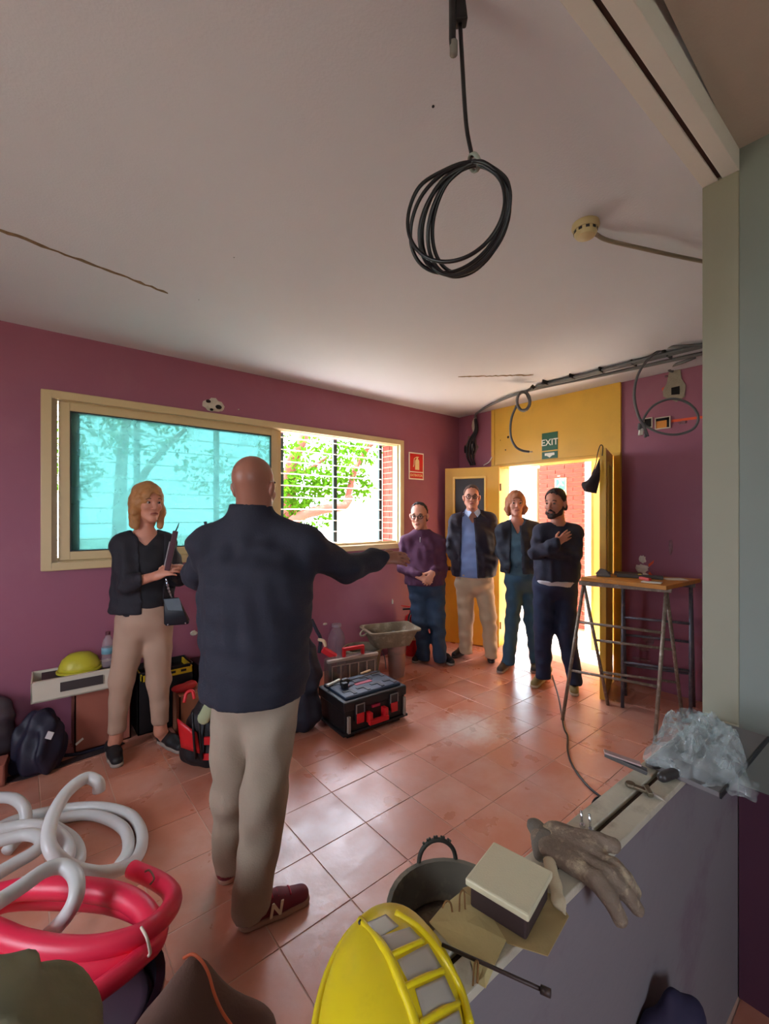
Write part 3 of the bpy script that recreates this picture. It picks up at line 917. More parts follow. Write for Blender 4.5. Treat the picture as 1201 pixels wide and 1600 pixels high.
tree('garden_tree', 'green leafy tree with reddish branches seen through the open window half', U(440, 803, T) - UP * 1.8, 
     [([U(430, 990, T), U(447, 880, T), U(452, 815, T), U(452, 740, T), U(470, 690, T), U(490, 640, T)], 0.16, 0.07),
      ([U(446, 822, T), U(470, 806, T - .3), U(505, 796, T - .4), U(535, 791, T - .3), U(546, 778, T)], 0.085, 0.06),
      ([U(540, 788, T), U(552, 740, T + .1), U(566, 712, T + .2), U(585, 690, T + .2), U(620, 670, T + .3)], 0.05, 0.025),
      ([U(455, 745, T), U(480, 735, T - .1), U(510, 715, T - .1)], 0.05, 0.02)],
     [(U(470, 770, T - .2), (0.35, 0.3, 0.35), 1.0), (U(500, 725, T - .2), (0.55, 0.4, 0.5), 1.2), (U(540, 715, T + .1), (0.5, 0.4, 0.45), 0.9), (U(520, 762, T + .3), (0.45, 0.2, 0.25), 0.7), (U(490, 812, T + .3), (0.4, 0.2, 0.2), 0.35),
      (U(435, 730, T), (0.4, 0.3, 0.7), 1.0), (U(575, 700, T + .3), (0.4, 0.3, 0.25), 0.3), (U(565, 760, T + .2), (0.22, 0.2, 0.25), 0.25), (U(440, 800, T), (0.3, 0.3, 0.3), 0.5)], 420, 0.055, 3)
T2 = 8.5
tree('garden_tree', 'shaded green tree seen as a blur through the teal window pane', U(170, 803, T2) - UP * 1.8,
     [([U(180, 990, T2), U(185, 850, T2), U(190, 720, T2), U(200, 640, T2)], 0.16, 0.07), ([U(187, 800, T2), U(240, 720, T2), U(290, 670, T2)], 0.09, 0.04)],
     [(U(140, 680, T2), (0.9, 0.7, 0.5), .7), (U(230, 680, T2), (0.9, 0.7, 0.5), .7), (U(330, 740, T2), (0.7, 0.5, 0.5), .6), (U(370, 790, T2), (0.4, 0.4, 0.5), 0.5), (U(120, 740, T2), (0.5, 0.5, 0.5), 0.7)], 420, 0.07, 5)
# ---------------------------------------------------------------- signs
def sign_frame(px0, px1, py0, py1, plane, val):
    a = plane(px0, py0, val); b = plane(px1, py1, val)
    zt = (plane(px0, py0, val).z + plane(px1, py0, val).z) / 2
    zb = plane((px0 + px1) / 2, py1, val).z
    return a, b, zt, zb
M_SGREEN = mat('sign_green', (8, 84, 56), 0.4, var=0.05)
M_SWHITE = mat('sign_white', (236, 232, 214), 0.4, var=0.03)
M_SRED = mat('sign_red', (206, 30, 34), 0.4, var=0.05)
# exit sign
a = onX(846, 690, XB - 0.024); b_ = onX(870.5, 690, XB - 0.024); yc = (a.y + b_.y) / 2; hw_ = abs(a.y - b_.y) / 2
zt = onX(858, 676.5, XB).z; zb = onX(858, 704, XB).z; zc = (zt + zb) / 2
t = thing('exit_sign', 'green EXIT sign above the doorway', 'sign', (XB - 0.024, yc, zc))
MB().box((XB - 0.027, yc - hw_, zb), (XB - 0.0225, yc + hw_, zt)).build('sign_plate', M_SGREEN, t, bevel=0.0008)
text_part('EXIT', 0.092, M_SWHITE, t, (XB - 0.0275, yc, zc - 0.012), (0, -1, 0), (0, 0, 1))
zt2 = onX(858, 706, XB).z; zb2 = onX(858, 717, XB).z; zc2 = (zt2 + zb2) / 2
t = thing('arrow_sign', 'small green sign with a white down arrow below EXIT', 'sign', (XB - 0.024, yc, zc2))
MB().box((XB - 0.027, yc - hw_, zb2), (XB - 0.0225, yc + hw_, zt2)).build('sign_plate', M_SGREEN, t, bevel=0.0008)
w = hw_ * 0.62; x = XB - 0.0275
ar = [(yc + w, zc2 + 0.020), (yc + w * .75, zc2 + 0.022), (yc - w * .75, zc2 + 0.022), (yc - w, zc2 + 0.020), (yc - w, zc2 - 0.004), (yc - w * .55, zc2 - 0.006), (yc, zc2 - 0.026), (yc + w * .55, zc2 - 0.006), (yc + w, zc2 - 0.004)]
mb = MB(); k = len(ar)
mb.add([(x, y, z) for y, z in ar] + [(x - 0.001, y, z) for y, z in ar], [tuple(range(k)), tuple(range(2 * k - 1, k - 1, -1))] + [(i, (i + 1) % k, k + (i + 1) % k, k + i) for i in range(k)])
mb.build('arrow', M_SWHITE, t)
# extinguisher sign
ys = YW - 0.004
x0, x1 = onY(638, 728, ys).x, onY(661, 728, ys).x; xc = (x0 + x1) / 2
zt = onY(650, 707.5, ys).z; zb = onY(650, 749.5, ys).z
t = thing('extinguisher_sign', 'red and white fire extinguisher sign beside the window', 'sign', (xc, ys, (zt + zb) / 2))
MB().box((x0, ys - 0.002, zb), (x1, ys + 0.003, zt)).build('sign_plate', M_SWHITE, t, bevel=0.0008)
e = 0.014; zs = zb + (zt - zb) * 0.30
MB().box((x0 + e, ys - 0.0035, zs), (x1 - e, ys - 0.0015, zt - e)).build('red_field', M_SRED, t)
MB().box((x0 + e, ys - 0.0035, zb + e), (x1 - e, ys - 0.0015, zs - 0.012)).build('red_field', M_SRED, t)
mb = MB(); zz = zs + 0.02
prof = [(-.032, 0), (.032, 0), (.032, .10), (.020, .118), (.010, .122), (.010, .134), (.026, .142), (.026, .148), (-.012, .148), (-.022, .138), (-.010, .13), (-.010, .122), (-.020, .118), (-.032, .10)]
k = len(prof)
mb.add([(xc + 0.01 + a, ys - 0.004, zz + c) for a, c in prof] + [(xc + 0.01 + a, ys - 0.005, zz + c) for a, c in prof], [tuple(range(k)), tuple(range(2 * k - 1, k - 1, -1))] + [(i, (i + 1) % k, k + (i + 1) % k, k + i) for i in range(k)])
mb.build('extinguisher_symbol', mat('sign_cream', (240, 214, 160), 0.4), t)
MB().tube(spline([(xc - 0.012, ys - 0.004, zz + .138), (xc - 0.036, ys - 0.004, zz + .12), (xc - 0.04, ys - 0.004, zz + .06), (xc - 0.05, ys - 0.004, zz + .03)], 5), 0.005, 6).build('hose_symbol', mat('sign_cream', (240, 214, 160), 0.4), t)
text_part('EXTINTOR', 0.038, mat('sign_cream', (240, 214, 160), 0.4), t, (xc, ys - 0.004, (zb + e + zs - 0.012) / 2), (1, 0, 0), (0, 0, 1))
# green emergency sign on the brick
a = onX(866, 765, PX - 0.006); b_ = onX(884, 765, PX - 0.006); yc = (a.y + b_.y) / 2; h_ = abs(a.y - b_.y) / 2
zt = onX(875, 747, PX).z; zb = onX(875, 779, PX).z
t = thing('escape_sign', 'pale green escape sign on the red brick outside the door', 'sign', (PX - 0.006, yc, zb))
MB().box((PX - 0.009, yc - h_, zb), (PX - 0.003, yc + h_, zt)).build('sign_plate', mat('sign_pale', (228, 222, 150), 0.5), t)
MB().box((PX - 0.011, yc - h_ * .78, zb + (zt - zb) * .42), (PX - 0.0085, yc + h_ * .78, zt - 0.02)).build('green_field', mat('sign_mid_green', (70, 176, 110), 0.5), t)
MB().box((PX - 0.011, yc - h_ * .78, zb + 0.03), (PX - 0.0085, yc + h_ * .2, zb + (zt - zb) * .36)).build('green_field', mat('sign_mid_green', (70, 176, 110), 0.5), t)
mb = MB(); xx = PX - 0.0125; zz = zb + (zt - zb) * .5
mb.tube([(xx, yc + .02, zz + .16), (xx, yc + .02, zz + .17)], 0.018, 8); mb.bar((xx, yc + .01, zz + .14), (xx, yc - .005, zz + .07), 0.002, 0.03)
mb.bar((xx, yc, zz + .07), (xx, yc + .045, zz + .01), 0.002, 0.018); mb.bar((xx, yc, zz + .07), (xx, yc - .045, zz + .03), 0.002, 0.018); mb.bar((xx, yc + .01, zz + .13), (xx, yc - .05, zz + .10), 0.002, 0.014)
mb.build('running_figure', M_SWHITE, t)

# ---------------------------------------------------------------- ceiling services
M_CABLE = mat('black_cable', (16, 16, 18), 0.4, var=0.2, scale=30)
M_COND = mat('grey_conduit', (96, 96, 98), 0.5, var=0.12, scale=30)
T = 1.0
t = thing('hanging_cable_coil', 'black cable coil hanging from the ceiling by its tail', 'cable', U(722, 0, T))
MB().bar(U(712, -22, T), U(719, 38, T), 0.030, 0.024, Fv).build('cable_gland', M_DARK, t, bevel=0.004)
MB().tube([U(706, -10, T - .01), U(706, 60, T - .01), U(708, 78, T - .01)], [0.008, 0.008, 0.0085], 10).build('cable_sheath', M_DARK, t, smooth=True)
MB().cyl(U(708, 66, T - .01), U(708, 85, T - .01), 0.0092, n=10).build('sheath_end', mat('worn_grey', (120, 116, 110), 0.6), t, smooth=True)
MB().tube(spline([U(718, 36, T), U(721, 90, T), U(725, 160, T), U(729, 205, T), U(737, 245, T)], 8), 0.0048, 8).build('tail', M_CABLE, t, smooth=True)
loops = [((716, 338), 66, 96, 32, 0.0), ((722, 342), 60, 92, 26, 0.01), ((727, 340), 62, 95, 24, -0.01), ((731, 342), 58, 94, 20, 0.02), ((712, 330), 68, 86, 40, -0.02), ((735, 338), 56, 92, 18, 0.012), ((725, 345), 64, 90, 28, 0.03)]
for (cx, cy), rx, ry, tilt, dt in loops:
    pts = []
    for k in range(14):
        a = 2 * PI * k / 14; xx = rx * math.cos(a); yy = ry * math.sin(a)
        ti = math.radians(tilt); X_ = xx * math.cos(ti) - yy * math.sin(ti); Y_ = xx * math.sin(ti) + yy * math.cos(ti)
        # gather at the tie near the top
        px, py = cx + X_, cy + Y_
        if py < 275: 
            f = min(1, (275 - py) / 40); px = px * (1 - f) + 742 * f * 1 + 0; py = py * (1 - f * .8) + 256 * f * .8
        pts.append(U(px, py, T + dt + 0.05 * math.sin(a + dt * 40)))
    MB().tube(spline(pts, 6, closed=True), 0.0044, 8, closed=True).build('loop', M_CABLE, t, smooth=True)
MB().lathe([(0.016, -0.007), (0.020, -0.003), (0.020, 0.003), (0.016, 0.007)], U(740, 254, T), 14, axis=dirv(.8, .2, .5), closed=True).build('tie', mat('pale_tape', (150, 160, 148), 0.5), t, smooth=True)

c = onZ(914, 350, ZC)
t = thing('smoke_detector', 'cream round smoke detector on the ceiling', 'smoke detector', c)
MB().lathe([(0.052, 0.0), (0.054, -0.014), (0.048, -0.026)], c, 28).build('base', mat('aged_plastic', (186, 168, 122), 0.45), t, smooth='auto')
MB().lathe([(0.044, -0.026), (0.044, -0.040), (0.036, -0.052), (0.012, -0.058), (0.0, -0.058)], c, 28).build('sensor_head', mat('aged_plastic', (186, 168, 122), 0.45), t, smooth='auto')
for k in range(10):
    a = 2 * PI * k / 10; d = Vector((math.cos(a), math.sin(a), 0)); MB().obox(c + d * 0.0435 - UP * 0.033, d * 0.002, d.cross(UP) * 0.007, UP * 0.005).build('vent_slot', M_DARK, t)
t = thing('ceiling_conduit', 'thin grey cable running from the smoke detector to the pillar', 'conduit', onZ(932, 368, 2.672))
MB().tube(spline([onZ(930, 366, 2.672), onZ(950, 376, 2.668), onZ(1010, 390, 2.66), onZ(1060, 401, 2.665), onZ(1120, 413, 2.672)], 6), 0.0085, 8).build('tube', mat('beige_cable', (132, 120, 104), 0.5), t, smooth=True)

t = thing('ceiling_conduit', 'long dark conduit along the ceiling from the broken corner to the pillar', 'conduit', onZ(960, 583, 2.66))
MB().tube(spline([onX(742, 654, XB - 0.03), onX(745, 645, XB - 0.06), onZ(775, 628, 2.67), onZ(830, 609, 2.672), onZ(960, 582, 2.67), onZ(1110, 549, 2.67)], 7), 0.014, 10).build('tube', M_COND, t, smooth=True)
t = thing('ceiling_conduit', 'wide grey conduit bundle on the ceiling above the EXIT sign', 'conduit', onZ(1000, 565, 2.66))
for k, dx in enumerate((-0.05, -0.085)):
    MB().tube(spline([onZ(838, 604, 2.67) + Vector((dx * .2, 0, 0)), onZ(900, 593, 2.67) + Vector((dx, 0, 0)), onZ(1000, 568, 2.67) + Vector((dx, 0, 0)), onZ(1110, 541, 2.67) + Vector((dx, 0, 0))], 6), 0.016 - 0.004 * k, 10).build('tube', M_COND, t, smooth=True)
for k in range(6):
    p = onZ(1110, 545, 2.672).lerp(onZ(838, 604, 2.672), k / 5.5) - Vector((0.06, 0, 0))
    MB().box((p.x - 0.05, p.y - 0.006, 2.655), (p.x + 0.05, p.y + 0.006, 2.690)).build('clip', M_DARK, t, bevel=0.002)
# small coil over the door with a drooping end
T = 3.98
t = thing('conduit_coil', 'grey conduit coil hooked on the ceiling run with a drooping end', 'conduit', U(817, 627, T))
pts = []
for k in range(40):
    a = 2 * PI * k / 12; r = 1 + 0.06 * math.sin(k * 1.7)
    pts.append(U(817 + 10.0 * r * math.cos(a), 627 + 14.5 * r * math.sin(a), T - 0.04 + 0.0022 * k))
MB().tube(spline([U(836, 604, T)] + [U(822, 612, T)] + pts, 4), 0.011, 8).build('loop', M_COND, t, smooth=True)
MB().tube(spline([U(806, 634, T), U(798, 655, T), U(797, 680, T), U(804, 697, T), U(815, 704, T), U(826, 706, T)], 7), 0.0105, 8).build('tail', M_COND, t, smooth=True)
MB().cyl(U(825, 706, T), U(831, 706, T), 0.006, n=8).build('wire_end', M_WHITE, t, smooth=True)
MB().bar(U(834, 607, T), U(829, 603, T), 0.03, 0.03).build('coupling', M_DARK, t, bevel=0.004)
# loop by the wall boxes
T = 3.2
t = thing('conduit_coil', 'grey conduit looping down in front of the wall boxes by the pillar', 'conduit', U(1005, 660, T))
MB().tube(spline([onZ(1110, 538, 2.672), onZ(1060, 541, 2.672), U(1036, 545, T), U(1013, 560, T), U(995, 588, T), U(990, 620, T), U(996, 648, T - .02), U(1006, 668, T - .03), U(1011, 682, T - .03)], 8), 0.0095, 8).build('tail', M_COND, t, smooth=True)
MB().tube(spline([U(1000, 672, T - .01), U(1004, 655, T - .02), U(1020, 634, T - .06), U(1048, 623, T - .10), U(1076, 631, T - .12), U(1090, 651, T - .12), U(1082, 670, T - .10), U(1056, 679, T - .06), U(1030, 676, T - .03), U(1012, 668, T), U(1003, 660, T + .01)], 8), 0.0085, 8).build('loop', M_COND, t, smooth=True)
MB().cyl(U(1036, 540, T), U(1036, 551, T), 0.016, n=10).build('coupling', M_DARK, t, smooth=True)
for (px, py, m) in ((998, 668, M_COND), (1003, 676, M_WHITE), (1008, 680, M_COND), (999, 677, M_WHITE)):
    MB().cyl(U(px, py - 6, T - .02), U(px - 1, py + 3, T - .03), 0.009, n=8).build('connector', m, t, smooth=True)
t = thing('cable_end', 'short grey cable entering the filler patch under the ceiling', 'cable', onX(1046, 577, XB - 0.05))
MB().tube(spline([onZ(1086, 558, 2.675), onZ(1066, 566, 2.66), onX(1049, 572, XB - .10), onX(1045, 578, XB - .05), onX(1050, 580, XB - .012)], 6), 0.012, 8).build('tube', M_COND, t, smooth=True)
# dark face mask hooked on the open door leaf
T = 3.475
t = thing('face_mask', 'dark cloth mask hooked over the top of the open door leaf', 'mask', U(922, 760, T))
M_MASK = mat('dark_cloth', (52, 44, 46), 0.9, var=0.2, scale=40, bump=0.3)
mp = [[(936, 716), (937, 735), (936, 752), (931, 771)], [(929, 732), (928, 745), (925, 758), (924, 770)], [(924, 741), (920, 750), (914, 762), (913, 768)], [(920, 748), (915, 752), (908, 754), (909, 762)]]
def maskf(u, v):
    i = v * 3; i0_ = min(2, int(i)); f = i - i0_
    def row(q): 
        P = [Vector((a, b, 0)) for a, b in mp[q]]; j = u * 3; j0 = min(2, int(j)); g = j - j0
        return P[j0].lerp(P[j0 + 1], g)
    p = row(i0_).lerp(row(i0_ + 1), f)
    return U(p.x, p.y, T - 0.045 * math.sin(PI * u) * math.sin(PI * (0.2 + .7 * v)))
MB().sheet(maskf, 10, 8, 0.004, -Fv).build('cloth', M_MASK, t, smooth=True)
MB().tube(spline([U(924, 741, T), U(930, 725, T - .02), U(933, 708, T - .03), U(937, 696, T + .02), U(941, 698, T + .045), U(940, 712, T + .03)], 6), 0.0035, 6).build('ear_loop', M_MASK, t, smooth=True)
MB().tube(spline([U(911, 755, T), U(908, 757, T), U(912, 766, T)], 5), 0.0035, 6).build('ear_loop', M_MASK, t, smooth=True)

# ---------------------------------------------------------------- trestle table
M_STEEL = mat('splashed_steel', (134, 118, 104), 0.5, metal=0.35, var=0.25, scale=18, stain=(196, 184, 166), stain_amt=0.8, stain_scale=30)
M_STEEL2 = mat('blue_steel', (92, 88, 98), 0.45, metal=0.35, var=0.25, scale=18, stain=(160, 150, 140), stain_amt=0.5, stain_scale=20)
def trestle(name, label, A, B, feet, m, z=0.975):
    """A,B: ends of the top bar (xy); feet: [(front,back) at A, (front,back) at B]"""
    t = thing(name, label, 'trestle', (A[0], A[1], 0), 'trestles under the work board')
    a = Vector((A[0], A[1], z)); b = Vector((B[0], B[1], z))
    MB().bar(a + (a - b) * 0.06, b + (b - a) * 0.06, 0.034, 0.034).build('top_bar', m, t, bevel=0.004)
    legs = []
    for e, fs in ((a, feet[0]), (b, feet[1])):
        for k, f in enumerate(fs):
            g = Vector((f[0], f[1], 0.0)); tp = e + (g - e).normalized() * 0.012 - UP * 0.004
            MB().tube([g, tp], 0.0125, 10).build('leg', m, t, smooth=True); legs.append((g, tp))
    for i, j, f in ((0, 2, .36), (0, 2, .72), (1, 3, .55), (1, 3, .28)):
        p = legs[i][0].lerp(legs[i][1], f); q = legs[j][0].lerp(legs[j][1], f)
        MB().tube([p, q], 0.010, 8).build('rung', m, t, smooth=True)
    return t
trestle('trestle', 'front paint-splashed trestle carrying the work board', (3.30, 1.60), (3.44, 1.09), [[(3.04, 1.63), (3.555, 1.53)], [(3.20, 1.08), (3.80, 1.10)]], M_STEEL)
trestle('trestle', 'rear trestle with a bluish leg next to the purple wall', (3.66, 1.46), (3.82, 1.05), [[(3.60, 1.44), (3.86, 1.52)], [(3.78, 1.04), (4.04, 1.09)]], M_STEEL2)
bc = [Vector((3.285, 1.615, 0)), Vector((3.30, 1.045, 0)), Vector((3.865, 1.00, 0)), Vector((3.66, 1.545, 0))]
t = thing('work_board', 'orange-brown work board laid across two trestles', 'board', (3.5, 1.3, 0.993))
mb = MB(); mb.add([p + UP * 0.994 for p in bc] + [p + UP * 1.022 for p in bc], [(0, 1, 2, 3), (7, 6, 5, 4)] + [(i, (i + 1) % 4, 4 + (i + 1) % 4, 4 + i) for i in range(4)])
mb.build('panel', mat('formwork_board', (190, 122, 42), 0.5, var=0.2, scale=8, stain=(120, 90, 60), stain_amt=0.6, stain_scale=9), t, bevel=0.002)
Tz = 1.0225
def flatbox(name, label, cat, a, b, w, h, m, z=Tz, group=None):
    t = thing(name, label, cat, Vector(a) + UP * z, group)
    a = Vector(a) + UP * (z + h / 2 + 0.0005); b = Vector(b) + UP * (z + h / 2 + 0.0005)
    MB().bar(a, b, w, h).build('body', m, t, bevel=min(0.003, h * .3)); return t, a, b
flatbox('plank_offcut', 'dark plank offcut along the back of the work board', 'offcut', (3.60, 1.50, 0), (3.66, 1.32, 0), 0.10, 0.022, mat('old_plank', (96, 72, 60), 0.7, var=0.25))
t, a, b = flatbox('spirit_level', 'long dark spirit level lying on the work board', 'level', (3.50, 1.44, 0), (3.60, 1.16, 0), 0.05, 0.025, mat('level_dark', (70, 60, 54), 0.5))
MB().cyl(a.lerp(b, .5) + UP * 0.012 - Rv * 0.01, a.lerp(b, .5) + UP * 0.012 + Rv * 0.012, 0.006, n=8).build('vial', mat('vial_yellow', (220, 210, 90), 0.2), t)
t, a, b = flatbox('sander_block', 'grey wedge-shaped tool standing on the left of the work board', 'tool', (3.42, 1.56, 0), (3.46, 1.47, 0), 0.06, 0.018, mat('tool_grey', (104, 98, 94), 0.5))
mb = MB(); mb.add([a + Vector((-.02, 0, .01)), b + Vector((-.02, 0, .01)), b + Vector((.03, 0, .01)), a + Vector((.03, 0, .01)), a.lerp(b, .3) + Vector((0, 0, .05)), a.lerp(b, .6) + Vector((0, 0, .045))], [(0, 1, 5, 4), (2, 3, 4, 5), (0, 4, 3), (1, 2, 5), (3, 2, 1, 0)])
mb.build('grip', mat('tool_grey', (104, 98, 94), 0.5), t)
t, a, b = flatbox('putty_knife', 'white-bladed scraper with red handle on the work board', 'scraper', (3.37, 1.22, 0), (3.39, 1.10, 0), 0.07, 0.006, mat('pale_blade', (214, 206, 190), 0.4))
MB().bar(b + UP * 0.004 + Vector((.02, .08, 0.008)), b + Vector((.06, .16, 0.012)), 0.025, 0.02).build('handle', mat('red_handle', (190, 50, 40), 0.5), t, bevel=0.004)
flatbox('paper_strip', 'pale paper strip near the right edge of the work board', 'paper', (3.62, 1.16, 0), (3.72, 1.06, 0), 0.09, 0.004, mat('paper', (214, 204, 184), 0.7))
# cable on the floor from the trestle to the half wall
t = thing('floor_cable', 'thin dark cable lying on the tiles below the trestle', 'cable', onZ(890, 1180, 0))
MB().tube(spline([onZ(862, 1055, 0.006), onZ(872, 1090, 0.006), onZ(880, 1135, 0.006), onZ(886, 1150, 0.006), onZ(886, 1172, 0.006), onZ(893, 1195, 0.006), onZ(912, 1222, 0.006), onZ(935, 1243, 0.006), onZ(965, 1262, 0.006), onZ(935, 1262, 0.006), onZ(925, 1256, 0.012), onZ(935, 1246, 0.016), onZ(960, 1256, 0.012), onZ(990, 1290, 0.006)], 7), 0.006, 8).build('cable', M_CABLE, t, smooth=True)

# ---------------------------------------------------------------- by the window wall: tubs, cases
M_TUB = mat('mortar_tub', (122, 106, 84), 0.85, var=0.25, scale=14, stain=(170, 158, 136), stain_amt=0.8, stain_scale=10, bump=0.3)
# toolbox
T0 = onZ(537, 1160, 0); e1 = (onZ(632, 1126, 0) - T0).normalized(); e2 = Vector((-e1.y, e1.x, 0)); W_, D_, H_ = 0.53, 0.37, 0.275
t = thing('toolbox', 'large black toolbox with red latches and blue-grey lid on the tiles', 'toolbox', T0 + e1 * W_ / 2 + e2 * D_ / 2)
M_TB = mat('toolbox_black', (20, 18, 20), 0.45, var=0.2, scale=12, bump=0.1, bscale=200)
M_TBL = mat('toolbox_lid', (38, 50, 68), 0.35, var=0.15, scale=10)
M_RED = mat('tool_red', (204, 26, 34), 0.4, var=0.06)
def tb(u0, u1, v0, v1, z0, z1, bb=None):
    return (bb or MB()).obox(T0 + e1 * (u0 + u1) / 2 + e2 * (v0 + v1) / 2 + UP * (z0 + z1) / 2, e1 * (u1 - u0) / 2, e2 * (v1 - v0) / 2, UP * (z1 - z0) / 2)
tb(0.012, W_ - .012, 0.012, D_ - .012, 0.022, 0.19).build('case_body', M_TB, t, bevel=0.008)
tb(0.0, W_, 0.0, D_, 0.185, 0.255).build('case_lid', M_TB, t, bevel=0.012)
tb(0.03, W_ - .03, 0.03, D_ - .03, 0.25, H_).build('lid_top', M_TBL, t, bevel=0.012)
for v in (0.05, 0.20):
    for u in (0.06, 0.17, 0.29, 0.40):
        mb = tb(u, u + .075, v + .055, v + .08, H_, H_ + .004); tb(u + .05, u + .075, v, v + .055, H_, H_ + .004, mb)
        mb.build('lid_recess', M_DARK, t)
tb(0.20, 0.34, 0.165, 0.20, H_, H_ + .003).build('lid_badge', mat('badge_red', (164, 30, 60), 0.45), t)
for u in (0.085, 0.37):
    la = tb(u, u + .07, -0.012, 0.008, 0.11, 0.225).build('latch', M_DARK, t, bevel=0.003)
    tb(u + .006, u + .064, -0.018, -0.008, 0.10, 0.165).build('latch_tab', M_RED, la, bevel=0.003)
    mb = MB()
    for (a0, a1, z0, z1) in ((u, u + .006, .165, .225), (u + .064, u + .07, .165, .225), (u, u + .07, .222, .228)): tb(a0, a1, -0.016, -0.010, z0, z1, mb)
    mb.build('latch_wire', mat('latch_grey', (120, 116, 112), 0.4), la)
mb = tb(0.175, 0.205, -0.04, 0.012, 0.085, 0.155); tb(0.305, 0.335, -0.04, 0.012, 0.085, 0.155, mb); tb(0.175, 0.335, -0.048, -0.02, 0.075, 0.105, mb)
mb.build('carry_handle', M_RED, t, bevel=0.004)
tb(0.225, 0.29, -0.002, 0.014, 0.168, 0.185).build('front_badge', mat('badge_red', (164, 30, 60), 0.45), t)
tb(0.028, 0.05, -0.006, 0.014, 0.045, 0.155).build('corner_strip', mat('strip_grey', (150, 134, 122), 0.5), t, bevel=0.003)
tb(W_ - .03, W_ - .012, -0.006, 0.014, 0.045, 0.175).build('corner_strip', mat('strip_grey', (150, 134, 122), 0.5), t, bevel=0.003)
for u in (0.04, W_ - .10):
    for v in (0.03, D_ - .09): tb(u, u + .06, v, v + .06, 0, 0.024).build('foot', M_DARK, t, bevel=0.003)
tb(-0.008, W_ + .008, -0.004, D_ + .004, 0.03, 0.05).build('base_rim', M_TB, t, bevel=0.006)
# things on the toolbox
zt = H_ + .0045
p = T0 + e1 * 0.10 + e2 * 0.20 + UP * zt
t = thing('hole_saw', 'dark hole saw with a long steel shaft lying on the toolbox lid', 'tool', p)
ax = (T0 + e1 * 0.46 + e2 * 0.26 - (T0 + e1 * 0.10 + e2 * 0.20)).normalized()
MB().lathe([(0.0, 0.0), (0.022, 0.0), (0.026, 0.008), (0.026, 0.045), (0.014, 0.05), (0.010, 0.07)], p + UP * 0.026, 16, axis=ax).build('saw_cup', mat('gunmetal', (52, 48, 46), 0.35, metal=0.6), t, smooth='auto')
MB().cyl(p + UP * 0.026 + ax * 0.06, p + ax * 0.38 + UP * 0.012, 0.006, n=10).build('shaft', mat('grey_steel', (110, 112, 118), 0.3, metal=0.8), t, smooth=True)
q = p - ax * 0.005 + e1 * 0.01
MB().obox(q + UP * 0.020 - e2 * 0.03, e1 * 0.02, e2 * 0.02, UP * 0.018).build('side_grip', M_DARK, t, bevel=0.005)
def chalk(u, v, du, dv, w, label, m):
    a = T0 + e1 * u + e2 * v + UP * (zt + w / 2); b = a + e1 * du + e2 * dv
    t = thing('marker_stick', label, 'stick', a); MB().bar(a, b, w * 1.4, w).build('stick', m, t, bevel=0.003)
chalk(0.015, 0.26, 0.13, 0.045, 0.014, 'white stick beside the hole saw at the left of the lid', M_WHITE)
chalk(0.34, 0.318, 0.10, 0.02, 0.012, 'tan wooden stick at the back edge of the toolbox lid', mat('tan_wood', (188, 152, 112), 0.6))
# clear organiser case standing behind the toolbox
c0 = onZ(514, 1110, 0) ; c0 = U(512, 1035, 3.50); c0.z = 0
oc = c0; o1 = (U(590, 1030, 3.72) - U(512, 1035, 3.50)); o1.z = 0; ow = o1.length; o1.normalize(); o2 = Vector((-o1.y, o1.x, 0))
t = thing('organiser_case', 'clear plastic organiser case with red handle standing behind the toolbox', 'case', oc + o1 * ow / 2)
M_CLEAR = mat('smoky_plastic', (120, 108, 102), 0.2, var=0.1, alpha=0.55)
def ob(u0, u1, v0, v1, z0, z1, bb=None):
    return (bb or MB()).obox(oc + o1 * (u0 + u1) / 2 + o2 * (v0 + v1) / 2 + UP * (z0 + z1) / 2, o1 * (u1 - u0) / 2, o2 * (v1 - v0) / 2, UP * (z1 - z0) / 2)
HO = 0.325
ob(0, ow, 0.0, 0.10, 0, HO).build('case_shell', M_CLEAR, t, bevel=0.015)
for k in range(5):
    u = 0.03 + (ow - .06) * k / 5
    for (z0, z1) in ((0.04, 0.13), (0.15, 0.28)):
        mb = MB()
        for (a0, a1, b0, b1) in ((u, u + .006, z0, z1), (u + ow / 6.2, u + ow / 6.2 + .006, z0, z1), (u, u + ow / 6.2, z1 - .006, z1), (u, u + ow / 6.2, z0, z0 + .006)): ob(a0, a1, -0.006, 0.002, b0, b1, mb)
        mb.build('compartment_rib', mat('pale_rib', (170, 150, 138), 0.4), t)
ob(-0.004, ow + .004, -0.004, 0.03, HO - .02, HO + .004).build('case_rim', mat('pale_rib', (170, 150, 138), 0.4), t, bevel=0.006)
mb = ob(0.14, 0.165, .02, .05, HO, HO + .065); ob(0.31, 0.335, .02, .05, HO, HO + .055, mb); ob(0.14, 0.335, .02, .05, HO + .05, HO + .078, mb)
mb.build('carry_handle', M_RED, t, bevel=0.005)
# red-handled grout carrier further left
T = 3.70
t = thing('bag_clamp', 'red plastic carry clamp left of the organiser case', 'clamp', U(522, 1045, T).lerp(U(522, 1045, T), 1) * 1)
MB().bar(U(503, 1014, T), U(524, 1027, T), 0.045, 0.05).build('grip', M_RED, t, bevel=0.008)
MB().bar(U(521, 1024, T), U(522, 1050, T), 0.05, 0.045).build('stem', M_RED, t, bevel=0.006)
g0 = U(520, 1048, T); MB().cyl((g0.x, g0.y, 0.0), g0, 0.05, 0.035, 12).build('body', M_DARK, t, smooth='auto')
